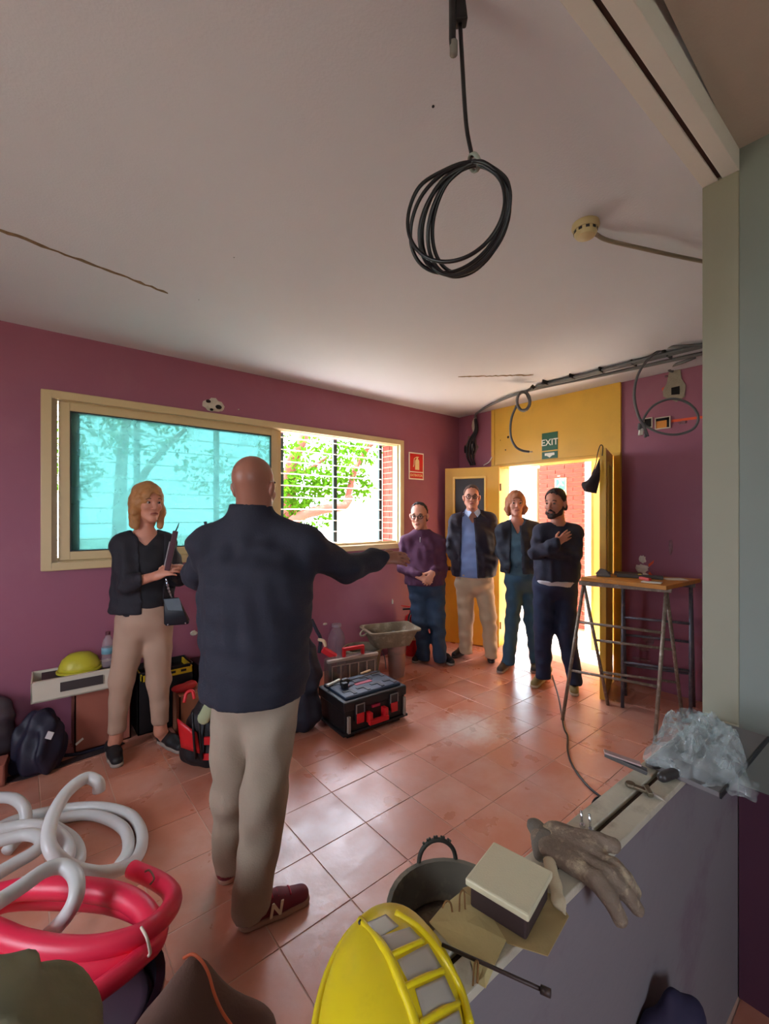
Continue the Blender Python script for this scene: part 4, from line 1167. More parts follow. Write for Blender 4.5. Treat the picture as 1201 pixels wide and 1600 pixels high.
# big grey tub behind
c = U(566, 1040, 3.96); c.z = 0
t = thing('mortar_bucket', 'wide grey mortar bucket behind the organiser case', 'bucket', c)
MB().lathe([(0.13, 0.0), (0.165, 0.27), (0.178, 0.285), (0.178, 0.30), (0.162, 0.30), (0.155, 0.27), (0.12, 0.02), (0, 0.02)], c, 28).build('bucket_wall', M_TUB, t, smooth='auto')
MB().lathe([(0.152, 0.22), (0.1, 0.235), (0, 0.225)], c, 20).build('mortar_fill', mat('dry_mortar', (104, 98, 90), 0.95, var=0.2, bump=0.5), t, smooth=True)
MB().tube(spline([c + o1 * 0.168 + UP * .28, c + o1 * 0.195 + UP * .2 - o2 * .05, c + o1 * 0.185 + UP * .10 - o2 * .1], 6), 0.005, 6).build('bail', mat('grey_steel', (110, 112, 118), 0.3, metal=0.8), t, smooth=True)
# clear water bottle
c = U(525, 1000, 4.20); c.z = 0; M_PET = mat('clear_pet', (170, 150, 158), 0.12, var=0.05, alpha=0.35)
t = thing('water_bottle', 'large clear water bottle against the purple wall behind the buckets', 'bottle', c)
MB().lathe([(0.07, 0), (0.078, 0.01), (0.078, 0.10), (0.072, 0.11), (0.078, 0.12), (0.078, 0.25), (0.085, 0.30), (0.070, 0.36), (0.040, 0.41), (0.036, 0.425), (0.036, 0.44), (0, 0.44)], c, 24).build('bottle_body', M_PET, t, smooth=True)
MB().lathe([(0.046, 0.425), (0.046, 0.450), (0, 0.45)], c, 18).build('bottle_neck_ring', mat('clear_ring', (190, 170, 176), 0.3, alpha=0.6), t, smooth='auto')
# clear bucket with trough on top
c = U(619, 1040, 4.06); c.z = 0
t = thing('clear_bucket', 'translucent plastic bucket carrying the mortar trough', 'bucket', c)
MB().lathe([(0.072, 0.0), (0.09, 0.285), (0.097, 0.29), (0.097, 0.30), (0.085, 0.30), (0.068, 0.01), (0, 0.01)], c, 26).build('bucket_wall', mat('cloudy_plastic', (190, 150, 138), 0.25, alpha=0.45, var=0.1), t, smooth='auto')
MB().lathe([(0.066, 0.012), (0.078, 0.22), (0, 0.22)], c, 20).build('bucket_fill', mat('rust_fill', (130, 84, 74), 0.8, var=0.3), t, smooth='auto')
tc_ = U(609, 1000, 4.05); tc_.z = 0.302
t = thing('mortar_trough', 'mortar-crusted rectangular trough on top of the clear bucket', 'trough', tc_)
dl = dirv(1, .42); dw = Vector((-dl.y, dl.x, 0))
mb = MB(); outer0 = []; 
def rrect(l, w, z, rd=0.05, n=5):
    o_ = []
    for (sx, sy, a0) in ((1, 1, 0), (-1, 1, 90), (-1, -1, 180), (1, -1, 270)):
        for k in range(n):
            a = math.radians(a0 + 90 * k / (n - 1)); o_.append(tc_ + dl * (sx * (l - rd) + rd * math.cos(a)) + dw * (sy * (w - rd) + rd * math.sin(a)) + UP * z)
    return o_
rings = [rrect(.17, .11, 0.0), rrect(.225, .15, .135), rrect(.25, .175, .14), rrect(.25, .175, .155), rrect(.222, .148, .155), rrect(.165, .105, .02)]
vs = [p for r in rings for p in r]; n = len(rings[0]); fs = []
for i in range(len(rings) - 1):
    for k in range(n): fs.append((i * n + k, i * n + (k + 1) % n, (i + 1) * n + (k + 1) % n, (i + 1) * n + k))
fs.append(tuple(range(n - 1, -1, -1))); fs.append(tuple(5 * n + k for k in range(n)))
for i, v in enumerate(vs): vs[i] = v + Vector(mnoise.noise_vector(v * 14)) * 0.006
mb.add(vs, fs); mb.build('trough_shell', M_TUB, t, smooth='auto')
MB().tube(spline([tc_ - dl * .24 + dw * .05 + UP * .15, tc_ - dl * .285 + dw * .02 + UP * .12, tc_ - dl * .285 - dw * .03 + UP * .11, tc_ - dl * .24 - dw * .06 + UP * .145], 6), 0.008, 8).build('trough_handle', M_TUB, t, smooth=True)
MB().bar(tc_ - dl * .12 - dw * .04 + UP * .06, tc_ + dl * .06 + dw * .02 + UP * .10, 0.05, 0.02).build('trowel_lump', M_DARK, t, bevel=0.004)
# fire extinguisher behind the purple-sweater person
c = U(643, 1030, 4.70); c.z = 0
t = thing('fire_extinguisher', 'red fire extinguisher standing on the floor against the window wall', 'fire extinguisher', c)
MB().lathe([(0.078, 0.0), (0.082, 0.01), (0.082, 0.36), (0.07, 0.41), (0.035, 0.435), (0.028, 0.44), (0.028, 0.47), (0, 0.47)], c, 24).build('cylinder', M_RED, t, smooth='auto')
MB().lathe([(0.0826, 0.17), (0.0826, 0.32)], c, 24).build('paper_label', mat('label_paper', (200, 170, 150), 0.6), t, smooth=True)
MB().bar(c + UP * .48 - Rv * .10, c + UP * .49 + Rv * .03, 0.025, 0.016).build('lever', M_DARK, t, bevel=0.004)
MB().bar(c + UP * .50 - Rv * .115 + UP * .02, c + UP * .50 + Rv * .03, 0.025, 0.010).build('lever', M_RED, t, bevel=0.003)
MB().tube(spline([c + UP * .46 + Fv * -.03, c + UP * .42 - Fv * .1 - Rv * .04, c + UP * .25 - Fv * .11 - Rv * .05, c + UP * .12 - Fv * .10 - Rv * .04], 6), 0.010, 8).build('hose', M_DARK, t, smooth=True)
# ---------------------------------------------------------------- on the half wall
def zt(py, z): return (1.5 - z) * FPX / (py - HOR)
def Z(px, py, z): return onZ(px, py, z)
M_HAT = mat('hat_yellow', (226, 204, 22), 0.35, var=0.05, scale=6, stain=(170, 140, 30), stain_amt=0.35, stain_scale=9)
M_REFL = mat('grey_reflector', (176, 172, 160), 0.35, var=0.1, scale=20)
hc = U(610, 1500, 0.555); hc.z = ZH + 0.004
HR = (0.092, 0.155, 0.084)
AX = (Rv, Fv, UP)
def hat_hit(px, py, off=0.0):
    """point on the dome seen at that place on its surface"""
    o = Vector((0, 0, 1.5)); d = ray(px) + UP * ((HOR - py) / FPX)
    oo = Vector([(o - hc).dot(AX[i]) / (HR[i] + off) for i in range(3)]); dd = Vector([d.dot(AX[i]) / (HR[i] + off) for i in range(3)])
    a = dd.dot(dd); b = 2 * oo.dot(dd); c = oo.dot(oo) - 1; q = b * b - 4 * a * c
    s = (-b - math.sqrt(max(q, 0))) / (2 * a)
    p = o + d * s
    return p
t = thing('hard_hat', 'yellow hard hat with grey reflective squares on the half wall', 'hard hat', hc)
n_, m_ = 48, 18; vs = []; fs = []
for i in range(m_ + 1):
    th = PI / 2 * i / m_
    for k in range(n_):
        a = 2 * PI * k / n_; r = math.cos(th)
        vs.append(hc + Rv * (HR[0] * r * math.cos(a)) + Fv * (HR[1] * r * math.sin(a)) + UP * (HR[2] * math.sin(th)))
for i in range(m_):
    for k in range(n_): fs.append((i * n_ + k, i * n_ + (k + 1) % n_, (i + 1) * n_ + (k + 1) % n_, (i + 1) * n_ + k))
hat = MB().add(vs, fs).build('shell', M_HAT, t, smooth=True)
so = hat.modifiers.new('solid', 'SOLIDIFY'); so.thickness = 0.003; so.offset = -1
mb = MB()
prof = [(1.0, 0.0), (1.06, -0.002), (1.10, 0.0), (1.10, 0.004), (1.0, 0.008)]
mb.lathe([(r, z) for r, z in prof], (0, 0, 0), 48, HR[0], HR[1], closed=True)
mb.v = [tuple(hc + Rv * v[0] + Fv * v[1] + UP * v[2]) for v in mb.v]
mb.build('brim', M_HAT, t, smooth=True)
sq = [[(573, 1441), (602, 1428), (622, 1446), (588, 1466)][::1], [(592, 1463), (640, 1448), (657, 1466), (612, 1492)], [(620, 1500), (668, 1474), (690, 1512), (640, 1538)], [(648, 1545), (694, 1524), (712, 1565), (662, 1594)], [(668, 1604), (716, 1578), (726, 1612), (690, 1640)]]
for q in sq:
    Q = [Vector((a, b, 0)) for a, b in q]
    def f(u, v, Q=Q):
        p = Q[0].lerp(Q[1], u).lerp(Q[3].lerp(Q[2], u), v); return hat_hit(p.x, p.y, 0.0012)
    MB().sheet(f, 8, 8, 0.0015, UP).build('reflector', M_REFL, t, smooth=True)
for pts in ([(562, 1438), (600, 1482), (622, 1530), (645, 1590), (655, 1640)], [(618, 1427), (655, 1452), (690, 1495), (718, 1545), (734, 1600)], [(602, 1496), (628, 1484), (660, 1470)], [(626, 1545), (660, 1528), (692, 1516)], [(655, 1600), (690, 1578), (716, 1566)]):
    P = spline([hat_hit(a, b, 0.0005) for a, b in pts], 8)
    MB().tube(P, 0.0055 if len(pts) > 3 else 0.0035, 8).build('rib', M_HAT, t, smooth=True)
MB().ell(hat_hit(563, 1441, 0.001), (0.004, 0.004, 0.003)).build('vent_rivet', M_DARK, t, smooth=True)

# junction box with lid
lz = 0.899
l0, l1, l2, l3 = Z(723, 1368, lz), Z(773, 1317, lz), Z(868, 1362, lz), Z(820, 1430, lz)
cc = (l0 + l1 + l2 + l3) / 4
ua = ((l2 - l1) + (l3 - l0)).normalized(); va = Vector((-ua.y, ua.x, 0)); la_ = ((l2 - l1).length + (l3 - l0).length) / 4; lb_ = ((l1 - l0).length + (l2 - l3).length) / 4
t = thing('surface_box', 'dark square junction box with a cream lid next to the work glove', 'box', (cc.x, cc.y, ZH))
zb = ZH + 0.0065
MB().obox((cc.x, cc.y, (zb + lz - .008) / 2), ua * (la_ - .006), va * (lb_ - .006), UP * ((lz - .008 - zb) / 2)).build('box_body', mat('box_brown', (58, 44, 44), 0.55, var=0.15), t, bevel=0.004)
MB().obox((cc.x, cc.y, lz - .006), ua * la_, va * lb_, UP * 0.006).build('lid', mat('cream_lid', (204, 198, 166), 0.45, var=0.05, bump=0.1, bscale=300), t, bevel=0.003)

# flattened paper bag under the box
t = thing('paper_bag', 'flattened beige paper bag with twine handles under the dark box', 'bag', Z(760, 1450, ZH))
M_KRAFT = mat('beige_paper', (196, 180, 126), 0.75, var=0.1, scale=10, bump=0.2)
def flat_poly(pts, z, h, m, name, parent, bow=0.004):
    q = [Z(px, py, z) for px, py in pts]; k = len(q); c = sum(q, Vector()) / k
    vs = [c + UP * bow] + q + [p.lerp(c, .5) + UP * (bow * random.uniform(.2, 1.2)) for p in q]
    fs = []
    for i in range(k):
        j = (i + 1) % k
        fs += [(1 + i, 1 + j, 1 + k + j, 1 + k + i), (0, 1 + k + i, 1 + k + j)]
    o = MB().add(vs, fs).build(name, m, parent)
    s = o.modifiers.new('solid', 'SOLIDIFY'); s.thickness = h; s.offset = 0
    return o
flat_poly([(690, 1417), (670, 1441), (702, 1476), (770, 1512), (790, 1470), (760, 1420), (722, 1392)], ZH + .003, 0.0015, M_KRAFT, 'bag_panel', t)
flat_poly([(733, 1496), (745, 1536), (758, 1544), (772, 1511), (760, 1500)], ZH + .002, 0.0015, M_KRAFT, 'bag_flap', t)
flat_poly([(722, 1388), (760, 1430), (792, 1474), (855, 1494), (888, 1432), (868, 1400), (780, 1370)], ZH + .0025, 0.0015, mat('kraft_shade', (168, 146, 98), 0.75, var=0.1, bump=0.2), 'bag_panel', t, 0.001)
for pts in ([(690, 1419), (696, 1408), (703, 1411), (706, 1425)], [(717, 1424), (718, 1398), (724, 1392), (726, 1420)], [(738, 1540), (741, 1507), (746, 1504), (745, 1536)]):
    MB().tube(spline([Z(a, b, ZH + .010 + .008 * math.sin(i)) for i, (a, b) in enumerate(pts)], 6), 0.0015, 6).build('twine', mat('brown_twine', (128, 92, 50), 0.9), t, smooth=True)
# dark rod
t = thing('metal_rod', 'thin dark metal rod sticking out over the near side of the half wall', 'rod', Z(720, 1490, ZH))
a = Z(690, 1476, ZH + .012); b_ = Z(856, 1551, ZH + .020)
MB().tube([a, b_], 0.0026, 8).build('rod', mat('dark_rod', (64, 50, 46), 0.5, metal=0.3), t, smooth=True)
MB().tube([b_ - (b_ - a).normalized() * .010, b_ + (b_ - a).normalized() * .003], 0.005, 8).build('rod_tip', mat('dark_rod', (64, 50, 46), 0.5, metal=0.3), t, smooth=True)

# work glove draped over the edge
M_GLOVE = mat('dirty_glove', (122, 106, 90), 0.9, var=0.3, scale=26, stain=(196, 180, 146), stain_amt=0.8, stain_scale=30, bump=0.5, bscale=90)
t = thing('work_glove', 'dirty grey-beige work glove draped over the half wall edge, fingers hanging', 'glove', Z(880, 1330, ZH))
g = SDF()
def G(px, py, tt): return U(px, py, tt)
g.rc(G(850, 1312, .875), G(905, 1345, .815), 0.026, 0.030, k=.015, flat=(UP, .6)); g.rc(G(868, 1298, .89), G(925, 1325, .83), 0.024, 0.026, k=.015, flat=(UP, .6)); g.rc(G(860, 1330, .84), G(895, 1352, .80), 0.020, 0.024, k=.012, flat=(UP, .7))
for pts, r0, r1 in (([(893, 1352, .80), (930, 1375, .765), (950, 1400, .745), (967, 1436, .738)], .018, .0125), ([(908, 1346, .81), (950, 1366, .775), (976, 1393, .755), (996, 1420, .75)], .018, .012), ([(920, 1336, .825), (958, 1353, .79), (978, 1374, .77), (993, 1394, .765)], .016, .011), ([(905, 1310, .86), (935, 1312, .84), (957, 1321, .825)], .016, .0135)):
    for (p, q), (ra, rb) in zip(zip(pts[:-1], pts[1:]), [(r0 + (r1 - r0) * i / (len(pts) - 1), r0 + (r1 - r0) * (i + 1) / (len(pts) - 1)) for i in range(len(pts) - 1)]):
        g.rc(G(*p), G(*q), ra, rb, k=.004)
g.build('glove_hand', M_GLOVE, t, step=0.0045, wrinkle=0.0022, wscale=3.0, seed=4)
g = SDF(); g.rc(G(836, 1292, .915), G(852, 1312, .875), 0.020, 0.026, k=.01, flat=(UP, .7)); g.rc(G(832, 1289, .92), G(826, 1284, .93), 0.008, 0.006, k=.004); g.rc(G(842, 1318, .87), G(846, 1338, .84), .016, .014, k=.01)
g.build('glove_cuff', mat('dark_cuff', (104, 96, 84), 0.9, var=0.3, bump=0.5), t, step=0.0045, wrinkle=0.002, wscale=3, seed=5)
g = SDF(); g.rc(G(858, 1346, .81), G(865, 1382, .762), .012, .011, k=.01, flat=(UP, .5)); g.rc(G(865, 1382, .762), G(871, 1408, .728), .011, .012, k=.01, flat=(UP, .5)); g.rc(G(871, 1408, .728), G(883, 1431, .702), .010, .004, k=.01, flat=(UP, .5))
g.build('cuff_flap', mat('cream_cuff', (206, 192, 160), 0.9, var=0.15, bump=0.4), t, step=0.004, wrinkle=0.0015, wscale=3, seed=6)
# two bright bolts standing behind the glove
for k, (px, y0, y1) in enumerate(((909, 1292, 1267), (922, 1299, 1272))):
    p = Z(px, y0, ZH); h = (Z(px, y0, ZH).z)
    tt = zt(y0, ZH); q = U(px - 2, y1, tt)
    lab = ('bright steel bolt standing behind the glove, the left of two', 'bright steel bolt standing behind the glove, the right of two')[k]
    t = thing('bolt', lab, 'bolt', p, 'steel bolts on the half wall')
    MB().tube([p, q], 0.0024, 8).build('shank', mat('bright_steel', (214, 218, 220), 0.2, metal=0.9), t, smooth=True)
    MB().cyl(p + UP * 0.0, p + UP * 0.006, 0.006, n=6).build('nut', mat('bright_steel', (214, 218, 220), 0.2, metal=0.9), t)
MB()
# corroded bracket tool
t = thing('scraper_blade', 'small tarnished metal bracket with a pointed blade on the sill', 'tool', Z(1000, 1235, ZH))
M_TARN = mat('tarnished_metal', (104, 92, 72), 0.45, metal=0.5, var=0.3, scale=40)
a, b_, c_ = Z(984, 1227, ZH + .005), Z(1012, 1237, ZH + .006), Z(1040, 1253, ZH + .004)
MB().bar(a, b_, 0.014, 0.008).build('plate', M_TARN, t, bevel=0.002)
MB().lathe([(0.010, -.004), (0.012, 0), (0.010, .004)], a + UP * .002, 12).build('plate_eye', M_TARN, t, smooth='auto')
MB().tube([b_ - (c_ - b_) * .1, b_.lerp(c_, .5), c_], [0.006, 0.005, 0.0008], 6).build('blade', mat('bright_blade', (186, 182, 170), 0.3, metal=0.7), t)
MB().bar(Z(1008, 1228, ZH + .008), Z(1016, 1243, ZH + .008), 0.012, 0.010).build('clamp', M_TARN, t, bevel=0.002)
# grey board under the plastic
t = thing('grey_board', 'thin grey board lying across the half wall at the pillar', 'board', (1.46, 0.36, ZH))
mb = MB(); q = [Vector(p) for p in ((1.24, 0.285, 0), (1.66, 0.268, 0), (1.675, 0.43, 0), (1.25, 0.445, 0))]
mb.add([p + UP * (ZH + .001) for p in q] + [p + UP * (ZH + .013) for p in q], [(3, 2, 1, 0), (4, 5, 6, 7)] + [(i, (i + 1) % 4, 4 + (i + 1) % 4, 4 + i) for i in range(4)])
mb.build('panel', mat('grey_board', (112, 108, 108), 0.6, var=0.1), t, bevel=0.002)
mb = MB(); mb.bar(q[0] + UP * (ZH + .007) - Vector((0, .002, 0)), q[1] + UP * (ZH + .007) - Vector((0, .002, 0)), 0.004, 0.014); mb.build('edge_band', M_DARK, t)
# grey strip poking out on the left of the plastic
t = thing('metal_strip', 'grey metal strip poking out left of the crumpled plastic', 'strip', Z(985, 1195, ZH))
MB().bar(Z(944, 1177, ZH + .035), Z(1010, 1206, ZH + .012), 0.022, 0.010).build('strip', mat('strip_dark', (96, 92, 90), 0.45, metal=0.4), t, bevel=0.002)
MB().bar(Z(943, 1174, ZH + .044), Z(1000, 1194, ZH + .026), 0.018, 0.004).build('strip_cover', mat('strip_pink', (176, 150, 144), 0.5), t)
# crumpled clear plastic
def plastic_mat():
    m = bpy.data.materials.new('clear_plastic'); m.use_nodes = True
    nt = m.node_tree; N = nt.nodes; L = nt.links; b = N['Principled BSDF']; o = [n for n in N if n.type == 'OUTPUT_MATERIAL'][0]
    tc = N.new('ShaderNodeTexCoord'); no = N.new('ShaderNodeTexNoise'); no.inputs['Scale'].default_value = 14; no.inputs['Detail'].default_value = 4
    L.new(tc.outputs['Object'], no.inputs['Vector'])
    b.inputs['Base Color'].default_value = lin((206, 216, 214)); b.inputs['Roughness'].default_value = 0.12; b.inputs['Specular IOR Level'].default_value = 0.9
    tr = N.new('ShaderNodeBsdfTransparent'); tr.inputs['Color'].default_value = (0.93, 0.95, 0.95, 1)
    mr = N.new('ShaderNodeMapRange'); mr.inputs['From Min'].default_value = 0.35; mr.inputs['From Max'].default_value = 0.7; mr.inputs['To Min'].default_value = 0.10; mr.inputs['To Max'].default_value = 0.5
    L.new(no.outputs['Fac'], mr.inputs['Value'])
    ms = N.new('ShaderNodeMixShader'); L.new(mr.outputs['Result'], ms.inputs[0]); L.new(tr.outputs[0], ms.inputs[1]); L.new(b.outputs[0], ms.inputs[2])
    L.new(ms.outputs[0], o.inputs['Surface']); return m
M_PLAS = plastic_mat()
t = thing('plastic_sheet', 'crumpled clear plastic sheet heaped on the half wall at the pillar', 'plastic sheet', (1.38, .37, ZH))
pc = [Z(998, 1192, ZH + .02), Z(1050, 1128, ZH + .03), Z(1150, 1152, ZH + .02), Z(1172, 1246, ZH - .005)]
def crump(u, v, s=0.0, hh=0.085):
    p = pc[0].lerp(pc[1], v).lerp(pc[3].lerp(pc[2], v), u)
    e = (4 * u * (1 - u)) ** .4 * (4 * v * (1 - v)) ** .4
    q = Vector((u * 3.1 + s, v * 2.6 + s, s))
    r1 = 1 - abs(mnoise.noise(q * 1.3)) * 2; r2 = 1 - abs(mnoise.noise(q * 3.1 + Vector((5, 5, 5)))) * 2
    r3 = 1 - abs(mnoise.noise(q * 7.3 + Vector((9, 1, 5)))) * 2
    h = e * hh * (0.35 + 0.40 * r1 + 0.30 * r2 + 0.16 * r3)
    d = mnoise.noise_vector(q * 2.0) * 0.022
    return p + UP * (max(h, 0.004) ) + Vector((d.x, d.y, d.z * .4))
MB().sheet(lambda u, v: crump(u, v, 0.0), 84, 72).build('film', M_PLAS, t)
MB().sheet(lambda u, v: crump(.08 + u * .8, .05 + v * .85, 7.3, .055), 60, 52).build('film_fold', M_PLAS, t)
pt = [Z(1095, 1225, ZH + .02), Z(1128, 1200, ZH + .03), Z(1186, 1222, ZH + .01), Z(1182, 1254, ZH - .015)]
def tailf(u, v):
    p = pt[0].lerp(pt[1], v).lerp(pt[3].lerp(pt[2], v), u); q = Vector((u * 3, v * 2, 3.3))
    return p + UP * (0.012 * mnoise.noise(q * 2) ) + Fv * .01 * mnoise.noise(q * 3)
MB().sheet(tailf, 16, 8).build('film_tail', M_PLAS, t)
# dark lump under the plastic
g = SDF(); g.rc(Z(1034, 1214, ZH + .014), Z(1056, 1206, ZH + .016), .013, .012); g.rc(Z(1022, 1196, ZH + .014), Z(1046, 1195, ZH + .016), .009, .011)
t = thing('dark_fitting', 'dark pipe fitting half wrapped inside the crumpled plastic', 'fitting', Z(1035, 1210, ZH))
g.build('fitting_body', mat('dark_fit', (52, 48, 46), 0.4, var=0.2), t, step=.006)

# rubber basket on the floor beyond the wall
c = Z(706, 1425, 0.30); c.z = 0
M_RUB = mat('grey_rubber', (104, 98, 84), 0.75, var=0.2, scale=12, stain=(160, 150, 126), stain_amt=0.6, stain_scale=9)
t = thing('rubber_basket', 'grey rubber builder basket with ribbed handle on the floor below the half wall', 'basket', c)
MB().lathe([(0.13, 0.0), (0.17, 0.15), (0.192, 0.295), (0.20, 0.298), (0.20, 0.308), (0.186, 0.306), (0.162, 0.15), (0.12, 0.012), (0, 0.012)], c, 36).build('basket_wall', M_RUB, t, smooth='auto')
MB().lathe([(0.166, 0.19), (0.12, 0.205), (0, 0.20)], c, 24).build('rubble_fill', mat('rubble', (120, 108, 88), 0.95, var=0.3, scale=30, bump=0.8), t, smooth=True)
for sgn in (1, -1):
    d = dirv(-.12, 1) * sgn; s = Vector((-d.y, d.x, 0)); base = c + d * 0.188 + UP * 0.30
    P = spline([base - s * .068 - UP * .03, base - s * .060 + UP * .03 + d * .004, base - s * .035 + UP * .062 + d * .008, base + UP * .072 + d * .01, base + s * .035 + UP * .062 + d * .008, base + s * .060 + UP * .03 + d * .004, base + s * .068 - UP * .03], 5)
    h = MB().tube(P, 0.0075, 8).build('handle', mat('dark_rubber', (62, 60, 50), 0.7, var=0.2), t, smooth=True)
    for k in range(9):
        i = 9 + int(k * 12 / 8); MB().tube([P[i] - UP * 0.0, P[i] + (P[i] - (base + UP * .0)).normalized() * .013], 0.0042, 6).build('handle_rib', mat('dark_rubber', (62, 60, 50), 0.7, var=0.2), h)

# ---------------------------------------------------------------- left foreground: hoses, tub, bags
c = U(128, 1500, 1.12); c.z = 0
M_BLK = mat('black_tub', (30, 24, 34), 0.25, var=0.2, scale=10)
t = thing('black_tub', 'glossy black tub standing under the pink hose', 'tub', c)
MB().lathe([(0.15, 0), (0.175, 0.235), (0.19, 0.245), (0.19, 0.26), (0.168, 0.257), (0.14, 0.02), (0, 0.02)], c, 36).build('tub_wall', M_BLK, t, smooth='auto')
MB().lathe([(0.156, 0.14), (0.12, 0.15), (0.1, 0.152), (0.0, 0.15)], c, 24).build('tub_contents', mat('murky', (58, 50, 56), 0.5, var=0.3), t, smooth=True)
MB().lathe([(0.146, 0.205), (0.151, 0.215), (0.146, 0.22), (0.131, 0.215)], c, 28).build('coiled_pipe', mat('purple_pipe', (70, 56, 70), 0.35), t, smooth=True)
for k in range(2):
    MB().tube([(c + dirv(math.cos(a), math.sin(a)) * (.156 - .010 * k) + UP * (.190 - .03 * k)) for a in [2 * PI * i / 24 for i in range(24)]], 0.010, 8, closed=True).build('coiled_pipe', mat('purple_pipe', (70, 56, 70), 0.35), t, smooth=True)
# pink hose
M_PINK = mat('pink_hose', (236, 44, 78), 0.4, var=0.06, scale=10)
t = thing('pink_hose', 'thick bright pink hose coiled on the black tub', 'hose', c + UP * 0.30)
def hose(name, pts, r, parent, m, n=12, seg=8):
    P = spline([U(*p) if isinstance(p, tuple) else p for p in pts], seg); k = len(P)
    R = r if not isinstance(r, tuple) else [r[0] + (r[1] - r[0]) * i / (k - 1) for i in range(k)]
    return MB().tube(P, R, n).build(name, m, parent, smooth=True)
hz = 0.345
def PZ(px, py, z): return (px, py, zt(py, z))
hose('strand', [PZ(206, 1358, .30), PZ(245, 1376, .31), PZ(266, 1393, .315), PZ(268, 1412, .325), PZ(252, 1436, .35), PZ(227, 1456, .365), PZ(192, 1471, .37), PZ(140, 1482, .37), PZ(87, 1482, .37), PZ(35, 1473, .37), PZ(0, 1460, .37), PZ(-40, 1440, .36), PZ(-50, 1418, .35), PZ(-30, 1404, .35), PZ(0, 1397, .35), PZ(45, 1388, .35), PZ(105, 1388, .35), PZ(157, 1393, .345), PZ(196, 1404, .34), PZ(224, 1424, .335), PZ(236, 1450, .325), PZ(232, 1472, .322), PZ(210, 1490, .325), PZ(182, 1502, .328), PZ(140, 1512, .33), PZ(87, 1518, .33), PZ(35, 1512, .33), PZ(0, 1502, .33), PZ(-40, 1480, .33)], (0.026, 0.036), t, M_PINK, 14)
hose('strand', [PZ(-30, 1425, .30), PZ(20, 1405, .30), PZ(105, 1404, .30), PZ(170, 1410, .31), PZ(215, 1425, .325), PZ(245, 1446, .33), PZ(240, 1474, .33), PZ(222, 1492, .335), PZ(196, 1516, .34), PZ(150, 1551, .345), PZ(104, 1584, .35)], (0.032, 0.0225), t, M_PINK, 14)
P = [PZ(220, 1449, .405), PZ(229, 1466, .402), PZ(234, 1488, .365), PZ(231, 1494, .34)]
hose('tie_cord', P, 0.004, t, mat('cord_white', (226, 206, 186), 0.7), 6)
hose('tie_cord', [PZ(226, 1362, .345), PZ(233, 1360, .35), PZ(240, 1372, .345), PZ(234, 1382, .33)], 0.003, t, mat('cord_brown', (120, 80, 60), 0.8), 6)
# white hose
M_WH = mat('white_hose', (206, 206, 202), 0.35, var=0.05, scale=10)
wc_ = Z(60, 1330, 0); 
t = thing('white_hose', 'grey-white flexible hose in loose loops on the tiles', 'hose', wc_)
RW = 0.0245
hose('loop', [PZ(154, 1236, .30), PZ(152, 1222, .34), PZ(133, 1216, .36), PZ(104, 1238, .36), PZ(82, 1275, .34), PZ(75, 1312, .31), PZ(87, 1338, .27), PZ(115, 1357, .21), PZ(154, 1364, .15), PZ(189, 1357, .09), PZ(212, 1342, .05), PZ(222, 1314, .03), PZ(215, 1287, .026), PZ(196, 1270, .026), PZ(157, 1261, .026), PZ(115, 1262, .026), PZ(77, 1268, .03), PZ(35, 1278, .04), PZ(0, 1292, .05), PZ(-30, 1320, .05)], RW, t, M_WH)
hose('loop', [PZ(183, 1356, .03), PZ(199, 1330, .028), PZ(196, 1300, .026), PZ(171, 1281, .026), PZ(133, 1273, .026), PZ(80, 1282, .026), PZ(30, 1300, .026)], RW, t, M_WH)
hose('loop', [PZ(-20, 1248, .12), PZ(0, 1246, .14), PZ(21, 1248, .15), PZ(36, 1260, .13), PZ(40, 1278, .09), PZ(34, 1300, .05), PZ(10, 1330, .028)], RW, t, M_WH)
hose('loop', [PZ(-20, 1300, .09), PZ(0, 1296, .09), PZ(45, 1289, .09), PZ(80, 1296, .09), PZ(103, 1315, .085), PZ(107, 1336, .08), PZ(94, 1352, .08), PZ(50, 1375, .08), PZ(0, 1392, .08), PZ(-20, 1398, .08)], RW, t, M_WH)
hose('loop', [PZ(85, 1292, .03), PZ(112, 1310, .03), PZ(123, 1330, .03), PZ(120, 1350, .03), PZ(90, 1372, .03), PZ(40, 1396, .03), PZ(-20, 1420, .03)], RW, t, M_WH)
hose('loop', [PZ(-20, 1316, .14), PZ(0, 1313, .14), PZ(42, 1304, .14), PZ(63, 1311, .14), PZ(57, 1328, .135), PZ(21, 1350, .13), PZ(-20, 1374, .13)], RW, t, M_WH)
hose('loop', [PZ(-20, 1420, .46), PZ(0, 1407, .45), PZ(35, 1384, .45), PZ(70, 1360, .45), PZ(98, 1354, .44), PZ(117, 1369, .43), PZ(119, 1398, .41), PZ(105, 1428, .37), PZ(80, 1456, .30), PZ(50, 1480, .26)], 0.021, t, M_WH)
